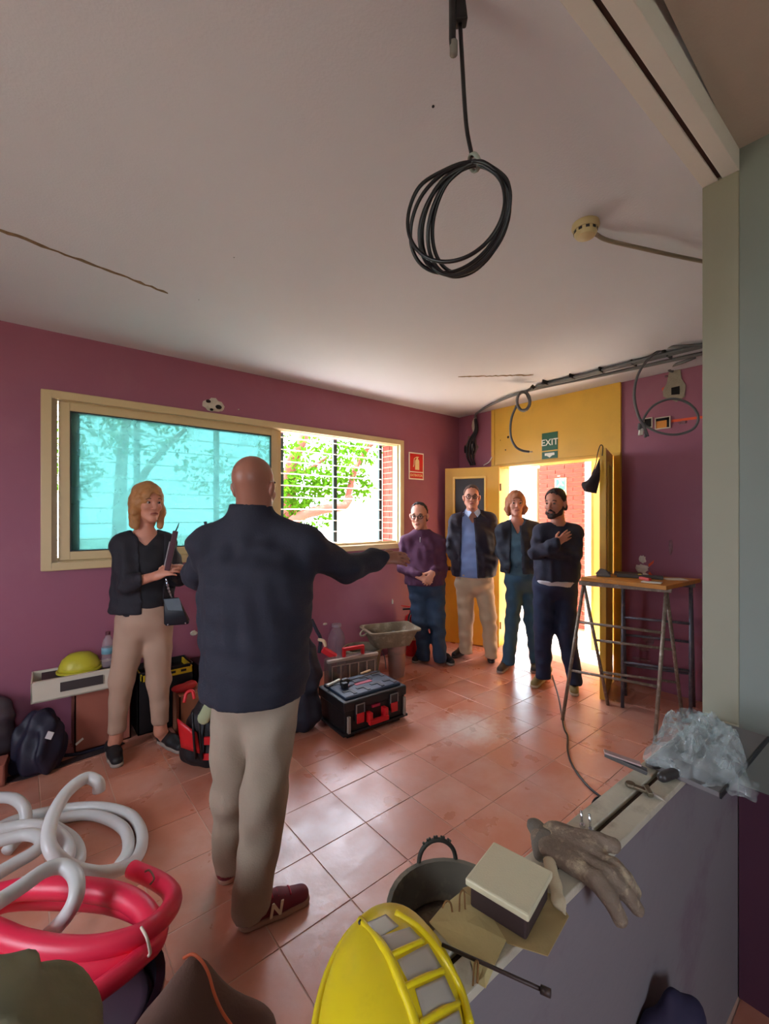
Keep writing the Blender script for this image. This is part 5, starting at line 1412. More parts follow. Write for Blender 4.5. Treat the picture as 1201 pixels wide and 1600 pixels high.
# brown fabric bag with orange piping
M_BROWN = mat('brown_canvas', (104, 76, 64), 0.85, var=0.12, scale=20, bump=0.2, bscale=150)
g = SDF(); base = U(310, 1640, 0.98)
g.rc(U(299, 1506, .99), U(285, 1620, .97), .012, .105, k=.06, flat=(Fv, .75)); g.rc(U(315, 1520, 1.0), U(390, 1640, 1.02), .012, .06, k=.05)
g.rc(U(285, 1630, .97), Vector((base.x, base.y, .14)), .10, .15, k=.06, flat=(Fv, .8)); g.rc(U(380, 1650, 1.02), Vector((base.x, base.y, .14)) + Rv * .09, .06, .12, k=.06)
g.cut((0, 0, -1), -0.002)
t = thing('canvas_bag', 'brown canvas bag with orange piping at the bottom edge, left of the hard hat', 'bag', (base.x, base.y, 0))
g.build('bag_body', M_BROWN, t, step=.009, wrinkle=.006, wscale=1.8, seed=3)
hose('piping', [(286, 1497, .975), (300, 1491, .968), (313, 1500, .955), (325, 1521, .935), (334, 1552, .91), (346, 1580, .90), (362, 1604, .89)], .0032, t, mat('orange_piping', (214, 104, 62), 0.6), 8)
# olive cloth in the corner
g = SDF()
for a, b_, r in (((0, 1545, .93), (30, 1600, .93), .045), ((20, 1540, .95), (70, 1610, .95), .035), ((-30, 1560, .93), (0, 1650, .93), .07), ((50, 1570, .96), (85, 1640, .95), .045), ((0, 1640, .94), (60, 1680, .95), .10)): g.rc(U(a[0], a[1], a[2] * .78), U(b_[0], b_[1], b_[2] * .78), r * .78, r * .9, k=.02)
bb = U(30, 1660, .74); g.rc(bb, (bb.x, bb.y, .12), .10, .12, k=.05); g.cut((0, 0, -1), -0.002)
t = thing('olive_cloth', 'crumpled olive and grey cloth in the bottom left corner', 'cloth', (bb.x, bb.y, 0))
g.build('cloth_body', mat('olive_cloth', (128, 124, 96), 0.9, var=0.2, scale=12, bump=0.3), t, step=.009, wrinkle=.012, wscale=2.4, seed=9)

# ---------------------------------------------------------------- left: along the window wall
M_CARD = mat('reddish_carton', (160, 92, 74), 0.8, var=0.08, scale=8)
def carton(name, label, cat, lo, hi, rot, m, flaps=True, group=None):
    c = Vector(((lo[0] + hi[0]) / 2, (lo[1] + hi[1]) / 2, lo[2])); t = thing(name, label, cat, c, group)
    M = Matrix.Rotation(rot, 3, 'Z'); hx, hy = (hi[0] - lo[0]) / 2, (hi[1] - lo[1]) / 2; h = hi[2] - lo[2]
    ux, uy = M @ Vector((1, 0, 0)), M @ Vector((0, 1, 0)); th = 0.004
    mb = MB()
    for s in (1, -1):
        mb.obox(c + ux * s * (hx - th) + UP * h / 2, ux * th, uy * hy, UP * h / 2); mb.obox(c + uy * s * (hy - th) + UP * h / 2, ux * hx, uy * th, UP * h / 2)
    mb.obox(c + UP * th, ux * hx, uy * hy, UP * th); mb.build('box_sides', m, t)
    if flaps:
        MB().obox(c + UP * (h + .002) + ux * hx * .51, ux * hx * .48, uy * hy, UP * .002).build('box_flap', m, t)
        MB().obox(c + UP * (h + .002) - ux * hx * .51, ux * hx * .48, uy * hy, UP * .002).build('box_flap', m, t)
    return t, c, ux, uy, h
t, c, ux, uy, h = carton('carton', 'terracotta coloured carton on the floor under the white box', 'box', (0.27, 3.35, 0.001), (0.58, 3.575, 0.375), 0.0, M_CARD)
MB().obox(Vector((0.295, 3.348, 0.07)), Vector((.02, 0, .014)), Vector((0, .001, 0)), Vector((-.003, 0, .006))).build('tape_scrap', M_WHITE, t)
t, c, ux, uy, h = carton('white_box', 'shallow white open box on top of the terracotta carton', 'box', (0.06, 3.30, 0.381), (0.56, 3.56, 0.50), -0.04, mat('white_board', (206, 196, 176), 0.7, var=0.06), flaps=False)
MB().obox(c + UP * .122 - uy * .128, ux * .24, uy * .012, UP * .004).build('box_rim', mat('white_board', (206, 196, 176), 0.7), t)
MB().obox(c + UP * .07 - uy * .137, ux * .11 , uy * .0015, UP * .028).build('dark_window', mat('dark_print', (58, 48, 46), 0.6), t)
MB().obox(c + UP * .10, ux * .20, uy * .10, UP * .01).build('inner_tray', mat('dark_print', (58, 48, 46), 0.6), t)
# yellow-green helmet-like bowl in the white box
cc = onY(124, 1030, 3.42); cc.z = .50
t = thing('yellow_bowl', 'yellow-green plastic dome lying in the white box', 'dome', cc)
MB().lathe([(0.115, 0.0), (0.112, 0.035), (0.095, 0.075), (0.06, 0.105), (0.0, 0.115)], cc, 28, 1, .85).build('dome', mat('acid_yellow', (186, 176, 44), 0.45, var=0.08), t, smooth=True)
MB().lathe([(0.115, 0.0), (0.124, 0.0), (0.124, 0.012), (0.115, 0.014)], cc, 28, 1, .85, closed=True).build('dome_rim', mat('acid_yellow', (186, 176, 44), 0.45, var=0.08), t, smooth='auto')
# bottle
cc = Vector((0.46, 3.24, 0.50))
cc = onY(168, 1040, 3.38); cc.z = .502
t = thing('small_bottle', 'clear drinking bottle with blue label in the white box', 'bottle', cc)
MB().lathe([(0.034, 0), (0.036, 0.01), (0.036, 0.06), (0.033, 0.066), (0.036, 0.075), (0.036, 0.13), (0.030, 0.165), (0.014, 0.20), (0.013, 0.215), (0, 0.215)], cc, 20).build('bottle_body', mat('clear_pet2', (176, 156, 160), 0.1, alpha=0.4), t, smooth=True)
MB().lathe([(0.0145, 0.205), (0.0145, 0.225), (0, 0.225)], cc, 14).build('bottle_cap', mat('dark_red_cap', (92, 40, 48), 0.5), t, smooth='auto')
MB().lathe([(0.0366, 0.085), (0.0366, 0.125)], cc, 20).build('bottle_label', mat('blue_label', (110, 156, 170), 0.5), t, smooth=True)
g = SDF(); 
for i in range(5): g.ell(cc + Vector((.085 + .012 * i, random.uniform(-.03, .02), .03 + .012 * (i % 3))), (.03, .02, .018), k=.015)
tag(g.build('paper_scrap', M_WHITE, None, loc=cc, step=.006, wrinkle=.004, wscale=3), 'crumpled white paper beside the small bottle', 'paper')
# black crate with a yellow lid label and cartons right of it
t, c, ux, uy, h = carton('black_crate', 'black crate with yellow rim behind the blonde person', 'crate', (0.62, 3.345, 0.0), (0.98, 3.575, 0.42), 0.0, M_DARK, flaps=False)
mb = MB(); 
for s in (1, -1): mb.obox(c + UP * (h - .03) + uy * s * .151, ux * .165, uy * .004, UP * .02); mb.obox(c + UP * (h - .03) + ux * s * .161, ux * .004, uy * .155, UP * .02)
mb.build('yellow_rim', mat('yellow_band', (208, 176, 30), 0.5), t)
MB().obox(c + UP * (h - .05), ux * .15, uy * .14, UP * .004).build('crate_cover', M_DARK, t)
for k in range(4): MB().obox(c + UP * (h - .026) - uy * .156 + ux * (-.11 + .07 * k), ux * .018, uy * .001, UP * .008).build('rim_mark', M_DARK, t)
t, c, ux, uy, h = carton('dark_case', 'dark upright case against the wall right of the black crate', 'case', (1.02, 3.38, 0.0), (1.20, 3.575, 0.38), 0.0, mat('dark_case', (52, 34, 44), 0.6), flaps=True)
t, c, ux, uy, h = carton('carton', 'low brown carton with flaps on the floor behind the red tool bag', 'box', (0.83, 3.14, 0.0), (1.20, 3.32, 0.27), 0.0, mat('brown_carton', (150, 94, 66), 0.8, var=0.1))
q = c + UP * (h + .006) - ux * .04
t = thing('red_pouch', 'crumpled red pouch lying on the low brown carton', 'pouch', q)
g = SDF(); g.ell(q + UP * .025 - ux * .10, (.075, .05, .026), k=.02); g.ell(q + UP * .03 - ux * .05 + uy * .01, (.05, .05, .028), k=.02); g.cut((0, 0, -1), -(q.z)); g.build('pouch_body', mat('pouch_red', (196, 40, 44), 0.6), t, step=.007, wrinkle=.005, wscale=2)
# navy bag, grey bag
M_NAVY = mat('navy_nylon', (26, 24, 44), 0.55, var=0.2, scale=10, bump=0.1)
bc_ = Z(50, 1210, 0)
t = thing('navy_bag', 'slumped navy nylon bag with a white tag on the floor at the left', 'bag', bc_)
g = SDF(); q = bc_ + Fv * .07 - Rv * .012
g.ell(q + UP * .13, (.12, .12, .15), (Rv, Fv, UP), k=.05); g.ell(q + UP * .24 + Rv * .02, (.09, .08, .09), (Rv, Fv, UP), k=.05); g.ell(q + UP * .08 - Fv * .02, (.13, .10, .09), (Rv, Fv, UP), k=.05)
g.cut((0, 0, -1), -0.001); g.rc(q + UP * .27 - Rv * .05, q + UP * .30 + Rv * .06, .035, .03, k=.03); g.rc(q + UP * .05 + Rv * .08 - Fv * .04, q + UP * .04 - Rv * .09 - Fv * .05, .05, .045, k=.03)
g.build('bag_body', M_NAVY, t, step=.009, wrinkle=.016, wscale=2.2, seed=2)
MB().obox(U(77, 1149, bc_.dot(Fv) - .018), dirv(.9, .1, -.3) * .017, dirv(.3, .2, .9) * .020, dirv(.1, -.9, .1) * .002).build('tag', mat('tag_white', (190, 180, 176), 0.6), t)
hose('strap', [Z(75, 1168, .04), Z(90, 1172, .03), Z(84, 1180, .015), Z(120, 1178, .012), Z(165, 1166, .010)], .010, t, M_NAVY, 8)
t = thing('grey_bag', 'soft grey bag leaning on the wall at the left edge', 'bag', (-.02, 3.35, 0))
g = SDF(); g.ell((-.20, 3.49, .20), (.19, .095, .24), k=.05); g.ell((-.30, 3.48, .30), (.20, .10, .16), k=.05); g.ell((-.12, 3.50, .26), (.10, .085, .12), k=.05); g.cut((0, 0, -1), -0.001); g.cut((0, 1, 0), YW - .002)
g.build('bag_body', mat('grey_nylon', (82, 70, 76), 0.6, var=0.15), t, step=.012, wrinkle=.016, wscale=2.0, seed=5)
q = Z(-2, 1215, 0)
t, c, ux, uy, h = carton('carton', 'terracotta carton corner at the left edge, in front of the navy bag', 'box', (q.x - .20, q.y - .11, 0.0), (q.x + .035, q.y + .015, .115), -.12, M_CARD)
t = thing('floor_strap', 'dark flat strap lying on the tiles along the left wall', 'strap', Z(60, 1215, 0))
mb = MB(); P = spline([Z(-20, 1222, .003), Z(30, 1216, .003), Z(80, 1200, .003), Z(120, 1186, .003), Z(168, 1170, .003), Z(190, 1160, .003)], 6); vs = []; 
for i, p in enumerate(P):
    d = (P[min(i + 1, len(P) - 1)] - P[max(i - 1, 0)]).normalized(); s = Vector((-d.y, d.x, 0)) * .03; vs += [p - s, p + s, p + s + UP * .004, p - s + UP * .004]
fs = []
for i in range(len(P) - 1):
    for k in range(4): fs.append((4 * i + k, 4 * i + (k + 1) % 4, 4 * i + 4 + (k + 1) % 4, 4 * i + 4 + k))
fs += [(0, 1, 2, 3), (4 * len(P) - 1, 4 * len(P) - 2, 4 * len(P) - 3, 4 * len(P) - 4)]
mb.add(vs, fs).build('webbing', mat('dark_webbing', (46, 34, 36), 0.8, var=0.2), t)
# red and black tool bag
bc_ = Z(318, 1206, 0) + Fv * .13
M_BB = mat('bag_black', (24, 20, 24), 0.6, var=0.2, scale=14, bump=0.2)
t = thing('tool_bag', 'black and red tool bag on the floor between the two legs groups', 'tool bag', bc_)
t['label'] = 'black and red tool bag on the floor left of the bald person'
g = SDF(); g.ell(bc_ + UP * .17, (.16, .13, .20), (Rv, Fv, UP), k=.05); g.rc(bc_ + UP * .08 - Rv * .08, bc_ + UP * .08 + Rv * .10, .11, .11, k=.05); g.rc(bc_ + UP * .36 - Rv * .03, bc_ + UP * .40 + Rv * .05, .05, .04, k=.05)
g.cut((0, 0, -1), -0.001); g.build('bag_body', M_BB, t, step=.009, wrinkle=.007, wscale=2.4, seed=8)
tb_ = bc_.dot(Fv)
MB().sheet(lambda u, v: U(276 + 30 * u + 6 * v, 1124 + 22 * u + (44 - 12 * u) * v, tb_ - .105 - .035 * math.sin(PI * u * .6)), 6, 5, .010, -Fv).build('side_pocket', M_RED, t, smooth=True)
MB().sheet(lambda u, v: U(318 + 22 * u, 1152 + 12 * v, tb_ - .142), 3, 3, .010, -Fv).build('front_pocket', M_RED, t)
MB().sheet(lambda u, v: U(316 + 24 * u, 1178 + 10 * v, tb_ - .135), 3, 3, .010, -Fv).build('front_pocket', M_RED, t)
hose('top_handle', [(287, 1098, tb_ - .08), (291, 1083, tb_ - .06), (300, 1080, tb_ - .05), (303, 1092, tb_ - .06)], .010, t, M_RED, 8)
for px in (302, 312): hose('webbing', [(px - 2, 1112, tb_ - .13), (px, 1150, tb_ - .155), (px + 3, 1186, tb_ - .14)], .007, t, M_DARK, 6)
q = U(323, 1113, tb_ - .16)
t = thing('knee_pad', 'pale green foam pad strapped on the tool bag front', 'pad', q)
g = SDF(); g.rc(q - Rv * .02 - UP * .035, q + Rv * .02 + UP * .045, .036, .034, k=.02, flat=(Fv, .5)); g.build('pad_body', mat('pale_green_foam', (170, 178, 138), 0.7, var=0.06), t, step=.007)
# dark bag standing behind the bald person
bq = U(486, 1040, 3.05); bq.z = 0
t = thing('dark_bag', 'tall dark navy bag mostly hidden behind the bald person', 'bag', bq)
g = SDF(); g.rc(bq + UP * .12 - Rv * .05, bq + UP * .50 - Rv * .06, .12, .08, k=.05); g.rc(bq + UP * .62 - Rv * .05, bq + UP * .40 + Rv * .00, .05, .07, k=.05); g.rc(bq + UP * .10 - Rv * .2, bq + UP * .3 - Rv * .2, .13, .12, k=.05); g.cut((0, 0, -1), -.001)
g.build('bag_body', mat('dark_navy_cloth', (22, 20, 34), 0.8, var=0.2), t, step=.010, wrinkle=.010, wscale=2, seed=6)
hose('strap', [(486, 968, 3.0), (494, 985, 2.98), (500, 998, 2.99), (498, 1020, 2.98)], .012, t, mat('dark_navy_cloth', (22, 20, 34), 0.8, var=0.2), 8)
hose('strap_end', [(497, 999, 2.985), (505, 1002, 2.97), (508, 1010, 2.97)], .012, t, mat('strap_tan', (196, 164, 130), 0.7), 8)

# dark bag leaning on the near side of the half wall
q = U(1043, 1580, .93); q.z = 0
t = thing('shoulder_bag', 'dark indigo bag leaning on the near side of the half wall at the bottom right', 'bag', q)
g = SDF(); g.rc(q + UP * .10, q + UP * .47 + Rv * .005, .11, .022, k=.05, flat=(NP, .6)); g.rc(q + UP * .08 + Rv * .09, q + UP * .42 + Rv * .05, .085, .04, k=.05, flat=(NP, .6)); g.rc(q + UP * .08 - Rv * .09, q + UP * .40 - Rv * .045, .085, .04, k=.05, flat=(NP, .6))
g.cut((0, 0, -1), -.001); g.cut(tuple(NP), NP.dot(CP) - .004)
g.build('bag_body', mat('indigo_cloth', (38, 32, 62), 0.8, var=0.2), t, step=.008, wrinkle=.007, wscale=2, seed=12)
P_ = [q + UP * .45, q + UP * .40 + Rv * .035 - NP * .04, q + UP * .30 + Rv * .05 - NP * .06, q + UP * .18 + Rv * .05 - NP * .075]
hose('bag_strap', P_, .006, t, mat('indigo_cloth', (38, 32, 62), 0.8), 8)
# ---------------------------------------------------------------- people
SKIN = mat('skin', (196, 132, 106), 0.5, var=0.08, scale=30, bump=0.05, bscale=200)
SKIN2 = mat('tanned_skin', (192, 126, 100), 0.5, var=0.08, scale=30, bump=0.05, bscale=200)
M_EYE = mat('eye_white', (150, 136, 126), 0.25, var=0.02)
M_IRIS = mat('iris_dark', (34, 22, 16), 0.2, var=0.1)
M_LIP = mat('lip', (156, 82, 74), 0.5, var=0.05)
M_BROW = mat('brow_hair', (56, 38, 28), 0.8, var=0.2)

def hand(g, wr, d, n, l, s=1.0, curl=0.35, spread=0.10):
    d = Vector(d).normalized(); n = Vector(n); n = (n - d * n.dot(d)).normalized(); l = Vector(l); l = (l - d * l.dot(d) - n * l.dot(n)).normalized()
    wr = Vector(wr)
    g.rc(wr - d * .01, wr + d * .03 * s, .026 * s, .026 * s, k=.02, flat=(n, .75))
    for a in (-.020, .0, .020): g.rc(wr + d * .025 * s + l * a * .7 * s, wr + d * .085 * s + l * a * s, .0165 * s, .0135 * s, k=.012, flat=(n, .85))
    for i, (ln, rr) in enumerate(((.070, .0090), (.078, .0092), (.072, .0088), (.056, .0078))):
        p = wr + d * (.083 - .004 * (i == 3)) * s + l * (.029 - .0195 * i) * s
        a = curl * .5; dd = d + l * (spread * (1.5 - i) * .5)
        for q in range(3):
            v = (dd * math.cos(a) - n * math.sin(a)).normalized(); e = p + v * ln * s * (.45, .31, .24)[q]
            g.rc(p, e, rr * s * (1 - .08 * q), rr * s * (.92 - .08 * q), k=.004); p = e; a += curl
    p = wr + d * .022 * s + l * .026 * s; v = (l * .62 + d * .72 - n * .3).normalized(); e = p + v * .042 * s
    g.rc(p, e, .0135 * s, .0105 * s, k=.010); v = (l * .25 + d * .9 - n * .35).normalized(); g.rc(e, e + v * .034 * s, .0105 * s, .0085 * s, k=.004)
    g.fine.append((wr + d * .08, .11 * s, .0055))

def head_axes(f):
    f = Vector(f).normalized(); r = f.cross(UP).normalized(); u = r.cross(f).normalized()
    return f, r, u

def person(name, label, sp, skin=SKIN, female=False):
    f0 = Vector(sp['f']).normalized(); f0.z = 0; f0.normalize()
    r0 = f0.cross(UP).normalized()
    if r0.dot(Rv) < 0: r0 = -r0          # always towards the right of the photograph
    J = {k: ([U(*p) for p in v] if isinstance(v[0], tuple) else U(*v)) for k, v in sp['j'].items()}
    sh, el, wr, hip, kn, an = (J[k] for k in ('sh', 'el', 'wr', 'hip', 'kn', 'an'))
    c = J['head']; nb = J['nb']; hs = sp.get('hs', 1.0)
    S = (sh[0] + sh[1]) / 2; H = (hip[0] + hip[1]) / 2
    feet = [(onZ(a[0], a[1], 0), onZ(b[0], b[1], 0)) for a, b in sp['feet']]
    base = (feet[0][0] + feet[1][0] + feet[0][1] + feet[1][1]) / 4; base.z = 0
    t = thing(name, label, 'person', base)
    hf, hr, hu = head_axes(sp['hf'])
    def P(a, b, d): return c + hf * (a * hs) + hr * (b * hs) + hu * (d * hs)
    A3 = (hr, hf, hu)
    # ---- the body: one continuous surface
    g = SDF(); jw = sp.get('jaw', 1.0)
    def E(p, r, k=.015, op='u'): g.ell(p, [x * hs for x in r], A3, k=k, op=op)
    E(P(-.008, 0, .045), (.0755, .097, .087)); E(P(.030, 0, -.030), (.061 * jw, .062, .083), k=.03)
    for s_ in (1, -1):
        g.rc(P(.005, s_ * .047 * jw, -.050), P(.070, s_ * .014, -.099), .022 * hs * jw, .016 * hs, k=.025)
        E(P(-.006, s_ * .081, -.002), (.010, .017, .032), k=.005); E(P(-.010, s_ * .090, .008), (.006, .014, .020), k=.005)
        E(P(.066, s_ * .040, -.022), (.020, .022, .018), k=.02)
        g.ell(P(.101, s_ * .032, .012), [.017 * hs, .014 * hs, .0105 * hs], A3, k=.010, op='s')
        E(P(.101, s_ * .0125, -.028), (.008, .009, .007), k=.005)
    E(P(.076, 0, -.100), (.018, .016, .016), k=.02)
    g.rc(P(.091, 0, .018), P(.113, 0, -.024), .0085 * hs, .0125 * hs, k=.010)
    g.rc(P(.083, -.036, .032), P(.083, .036, .032), .011 * hs, .011 * hs, k=.018)
    E(P(.091, 0, -.062), (.025, .011, .010), k=.008)
    g.rc(P(-.022, 0, -.030), nb, .054 * hs * sp.get('neck', 1), .060 * hs * sp.get('neck', 1), k=.03)
    g.fine.append((c, .135, .006))
    cw, cd = sp.get('cw', .165), sp.get('cd', .11); bw, bd, bf = sp.get('bw', .15), sp.get('bd', .11), sp.get('bf', .01)
    TA = (r0, f0, UP)
    def torso(q, gr):
        q.ell(S.lerp(H, .30), (cw + gr, cd + gr, .21), TA, k=.05); q.ell(S.lerp(H, .70) + f0 * bf, (bw + gr, bd + gr, .20), TA, k=.06)
        q.rc(sh[0], sh[1], .052 + gr, k=.05)
        for i in (0, 1): q.rc(nb + (sh[i] - nb) * .2, sh[i], .050 + gr * .5, .050 + gr, k=.03)
    torso(g, -.012)
    g.ell(H + UP * .03, (bw * .9, bd * .85, .10), TA, k=.04)
    ar = sp.get('arm', 1.0)
    for i in (0, 1):
        g.rc(sh[i], el[i], .050 * ar, .041 * ar, k=.03); g.rc(el[i], wr[i], .040 * ar, .028 * ar, k=.02)
        g.rc(hip[i], kn[i], .080, .055, k=.04); g.rc(kn[i], an[i], .052, .036, k=.02)
        he, to = feet[i]; g.rc(an[i], he.lerp(to, .2) + UP * .045, .036, .034, k=.02); g.rc(he.lerp(to, .2) + UP * .045, he.lerp(to, .8) + UP * .035, .032, .026, k=.02)
        hd = sp['hands'][i]
        hand(g, wr[i], dirv(*hd[0]), dirv(*hd[1]), dirv(*hd[2]), hd[3], hd[4])
    g.build('body', skin, t, step=.016)
    # ---- face pieces
    if sp.get('face', True):
        for s_ in (1, -1):
            e = MB().ell(P(.0825, s_ * .032, .0105), (.012 * hs, .012 * hs, .0085 * hs), 12, 8).build('eye', M_EYE, t, smooth=True)
            MB().ell(P(.0885, s_ * .032, .0105), (.0072 * hs,) * 3, 10, 6).build('iris', M_IRIS, e, smooth=True)
            MB().tube(spline([P(.090, s_ * .016, .031), P(.094, s_ * .032, .037), P(.082, s_ * .050, .030)], 5), .0040 * hs, 6).build('eyebrow', sp.get('brow', M_BROW), t, smooth=True)
        MB().tube(spline([P(.0945, -.024, -.0625), P(.1015, -.010, -.0595), P(.1015, .010, -.0595), P(.0945, .024, -.0625)], 5), [.002 * hs] + [.0042 * hs] * 14 + [.002 * hs], 6).build('lips', M_LIP, t, smooth=True)
    # ---- hair
    hm = sp.get('hair')
    if hm:
        h = SDF(); gr = sp.get('hair_g', .012); kind = sp['hair_kind']
        h.ell(P(-.010, 0, .047), [(.0755 + gr) * hs, (.097 + gr) * hs, (.087 + gr) * hs], A3)
        if kind == 'short':
            h.rc(P(-.045, -.04, -.03), P(-.045, .04, -.03), .045 * hs, k=.03)
            tn = sp.get('recede', .9); nv = (hf - hu * tn)
            nd = nv / nv.length; dd_ = (nv.dot(c) + sp.get('hline', .004) * hs) / nv.length
            h.slot(lambda X, Y, Z: nd.x * X + nd.y * Y + nd.z * Z - dd_ + .0045 * np.sin(170 * (hr.x * X + hr.y * Y) + 1) + .004 * np.sin(300 * (hr.x * X + hr.y * Y) + 90 * Z)); h.cut(-hu, -(hu.dot(c) - .062 * hs))
        else:
            ln = sp.get('hlen', .13)
            for s_ in (1, -1):
                h.rc(P(-.01, s_ * .060, .03), P(.012, s_ * .078, -.05), .036 * hs, .032 * hs, k=.03); h.rc(P(.012, s_ * .078, -.05), P(.020, s_ * .074, -ln), .032 * hs, .018 * hs, k=.02)
                h.rc(P(-.055, s_ * .045, .0), P(-.055, s_ * .055, -ln * .95), .050 * hs, .026 * hs, k=.03)
            h.rc(P(-.07, 0, .0), P(-.07, 0, -ln * .9), .05 * hs, .03 * hs, k=.03)
            h.ell(P(.098, sp.get('part', 0.0), -.030), [.056 * hs, .062 * hs, .096 * hs], A3, k=.012, op='s')
        h.waniso = .22 if kind == 'long' else 1.0
        h.build('hair', hm, t, step=.006, wrinkle=.0042 if kind == 'long' else .0022, wscale=4.5)
    if sp.get('beard'):
        h = SDF()
        for s_ in (1, -1):
            h.rc(P(.000, s_ * .066, -.03), P(.03, s_ * .056, -.07), .014 * hs, .020 * hs, k=.02); h.rc(P(.03, s_ * .050, -.075), P(.078, s_ * .016, -.100), .020 * hs, .020 * hs, k=.02)
            h.rc(P(.098, s_ * .004, -.047), P(.085, s_ * .030, -.068), .008 * hs, .010 * hs, k=.008)
        h.ell(P(.080, 0, -.100), [.026 * hs, .018 * hs, .022 * hs], A3, k=.02)
        h.ell(P(.105, 0, -.062), [.020 * hs, .012 * hs, .006 * hs], A3, k=.004, op='s')
        h.build('beard', sp['beard'], t, step=.0055, wrinkle=.001, wscale=4)
    if sp.get('glasses'):
        mb = MB()
        for s_ in (1, -1):
            pts = [P(.104 - .012 * abs(math.cos(a)) * (1 if s_ * math.cos(a) > 0 else .2), s_ * .033 + .024 * math.cos(a), .008 + .018 * math.sin(a)) for a in [2 * PI * k / 16 for k in range(16)]]
            mb.tube(pts, .0034 * hs, 6, closed=True); mb.tube([P(.092, s_ * .058, .014), P(.04, s_ * .078, .014), P(-.01, s_ * .082, .010)], .0018 * hs, 6)
        mb.tube([P(.108, -.010, .012), P(.110, 0, .015), P(.108, .010, .012)], .0018 * hs, 6)
        mb.build('glasses', mat('dark_frame', (24, 20, 20), 0.3), t, smooth=True)
    # ---- trousers
    tr = sp['trousers']; r1, r2, r3 = tr['r']
    g = SDF(); g.ell(H + UP * .035, (bw + .016, bd + .018, .15), TA, k=.05); g.ell(S.lerp(H, .70) + f0 * bf, (bw + .004, bd + .004, .205), TA, k=.04)
    for i in (0, 1):
        g.rc(hip[i] + UP * .02, kn[i], r1, r2, k=.035); e = an[i]; lo = e + (e - kn[i]).normalized() * tr.get('drop', .03)
        g.rc(kn[i], lo, r2, r3, k=.03)
        g.cut((0, 0, -1), -tr['hem']) if i == 0 else None
    g.waniso = tr.get('an', 1.5)
    g.cut((0, 0, 1), tr['top'])
    g.build('trousers', tr['m'], t, step=.011, wrinkle=tr.get('w', .0045) * 1.25, wscale=tr.get('ws', 2.1), seed=hash_(name + 'tr'))
    # ---- inner shirt
    if 'shirt' in sp:
        q = sp['shirt']; g = SDF(); torso(g, q.get('g', .010)); g.rc(S.lerp(H, .3), S.lerp(H, .3) + (H - S) * .9, cw * .9, bw * .96, k=.05, flat=(f0, bd / bw))
        if q.get('collar'):
            g.rc(nb - UP * .01, nb + UP * .03 + f0 * .01, .068, .064, k=.02)
        g.cut((0, 0, -1), -q['hem']); g.cut((0, 0, 1), q.get('topz', nb.z + .035))
        if 'v' in q:
            ctr = nb + f0 * .02; vz = q['v']
            g.slot(lambda X, Y, Z, ctr=ctr, vz=vz: np.minimum((X - ctr.x) * f0.x + (Y - ctr.y) * f0.y, np.minimum((Z - vz) * q.get('vs', .5), .07) - np.abs((X - ctr.x) * r0.x + (Y - ctr.y) * r0.y)))
        g.build('shirt', q['m'], t, step=.010, wrinkle=.004, wscale=2.2, seed=hash_(name + 's'))
        for k in range(q.get('buttons', 0)):
            z = q['v'] - .02 - k * .085
            MB()
    # ---- outer top
    q = sp['top']; g = SDF(); gr = q.get('g', .018); torso(g, gr)
    hc_ = J.get('hem', None) or H; hwid = q['hw']; dr = q.get('dr', .68)
    low = Vector((hc_.x, hc_.y, q['hem'] - .10))
    g.rc(S.lerp(H, .30), low, cw + gr, hwid, k=.05, flat=(f0, dr))
    if q.get('belly'): g.ell(S.lerp(H, .72) + f0 * bf, (bw + gr + .01, bd + gr + .01, .20), TA, k=.05)
    a1, a2, a3 = q.get('sl', (.066, .058, .043))
    for i in (0, 1):
        g.rc(sh[i], el[i], a1, a2, k=.035); e = el[i].lerp(wr[i], q.get('cuff', .96)); g.rc(el[i], e, a2, a3, k=.02)
    if q.get('collar'):
        ch, cr = q['collar']; g.rc(nb - UP * .03, nb + UP * ch + (c - nb) * .1, cr + .016, cr + .006, k=.03)
        g.cut((0, 0, 1), max(nb.z + ch * 1.0, 0)) if q.get('flat_top', True) else None
        g.rc(nb + (c - nb) * .05, nb + (c - nb) * 1.0 + UP * .05, cr - .010, cr - .010, k=.006, op='s')
    else:
        g.rc(nb + UP * .01 + f0 * .005, nb + UP * .2 + f0 * .02, q.get('nr', .068), .08, k=.008, op='s')
    g.cut((0, 0, -1), -q['hem'])
    if 'open' in q:
        off, w0, w1 = q['open']; zt_, zb_ = nb.z, q['hem']
        ctr = S
        g.slot(lambda X, Y, Z: np.minimum((X - ctr.x) * f0.x + (Y - ctr.y) * f0.y - .0, w1 + (w0 - w1) * np.clip((Z - zb_) / (zt_ - zb_), 0, 1) - np.abs((X - ctr.x) * r0.x + (Y - ctr.y) * r0.y - off)))
    g.wfade = nb.z - .02
    top = g.build(q['name'], q['m'], t, step=q.get('step', .011), wrinkle=q.get('w', .004) * 1.5, wscale=q.get('ws', 2.1), seed=hash_(name + 'top'))
    # ---- shoes
    so = sp['shoes']
    for i in (0, 1):
        he, to = feet[i]; d = (to - he).normalized(); L = (to - he).length; s = Vector((-d.y, d.x, 0))
        he2 = he + d * .03; to2 = to - d * .035
        g = SDF(); g.rc(he2 + UP * .045, he2.lerp(to2, .55) + UP * .048, .036, .037, k=.02); g.rc(he2.lerp(to2, .55) + UP * .042, to2 + UP * .034, .040, .033, k=.02, flat=(UP, .9)); g.rc(he2 + UP * .05, an[i] * 1.0 + UP * .01 - d * 0, .040, so.get('ar', .040), k=.02)
        g.cut((0, 0, 1), so.get('top', .105)); g.cut((0, 0, -1), -.016)
        sho = g.build('shoe', so['m'], t, step=.0075)
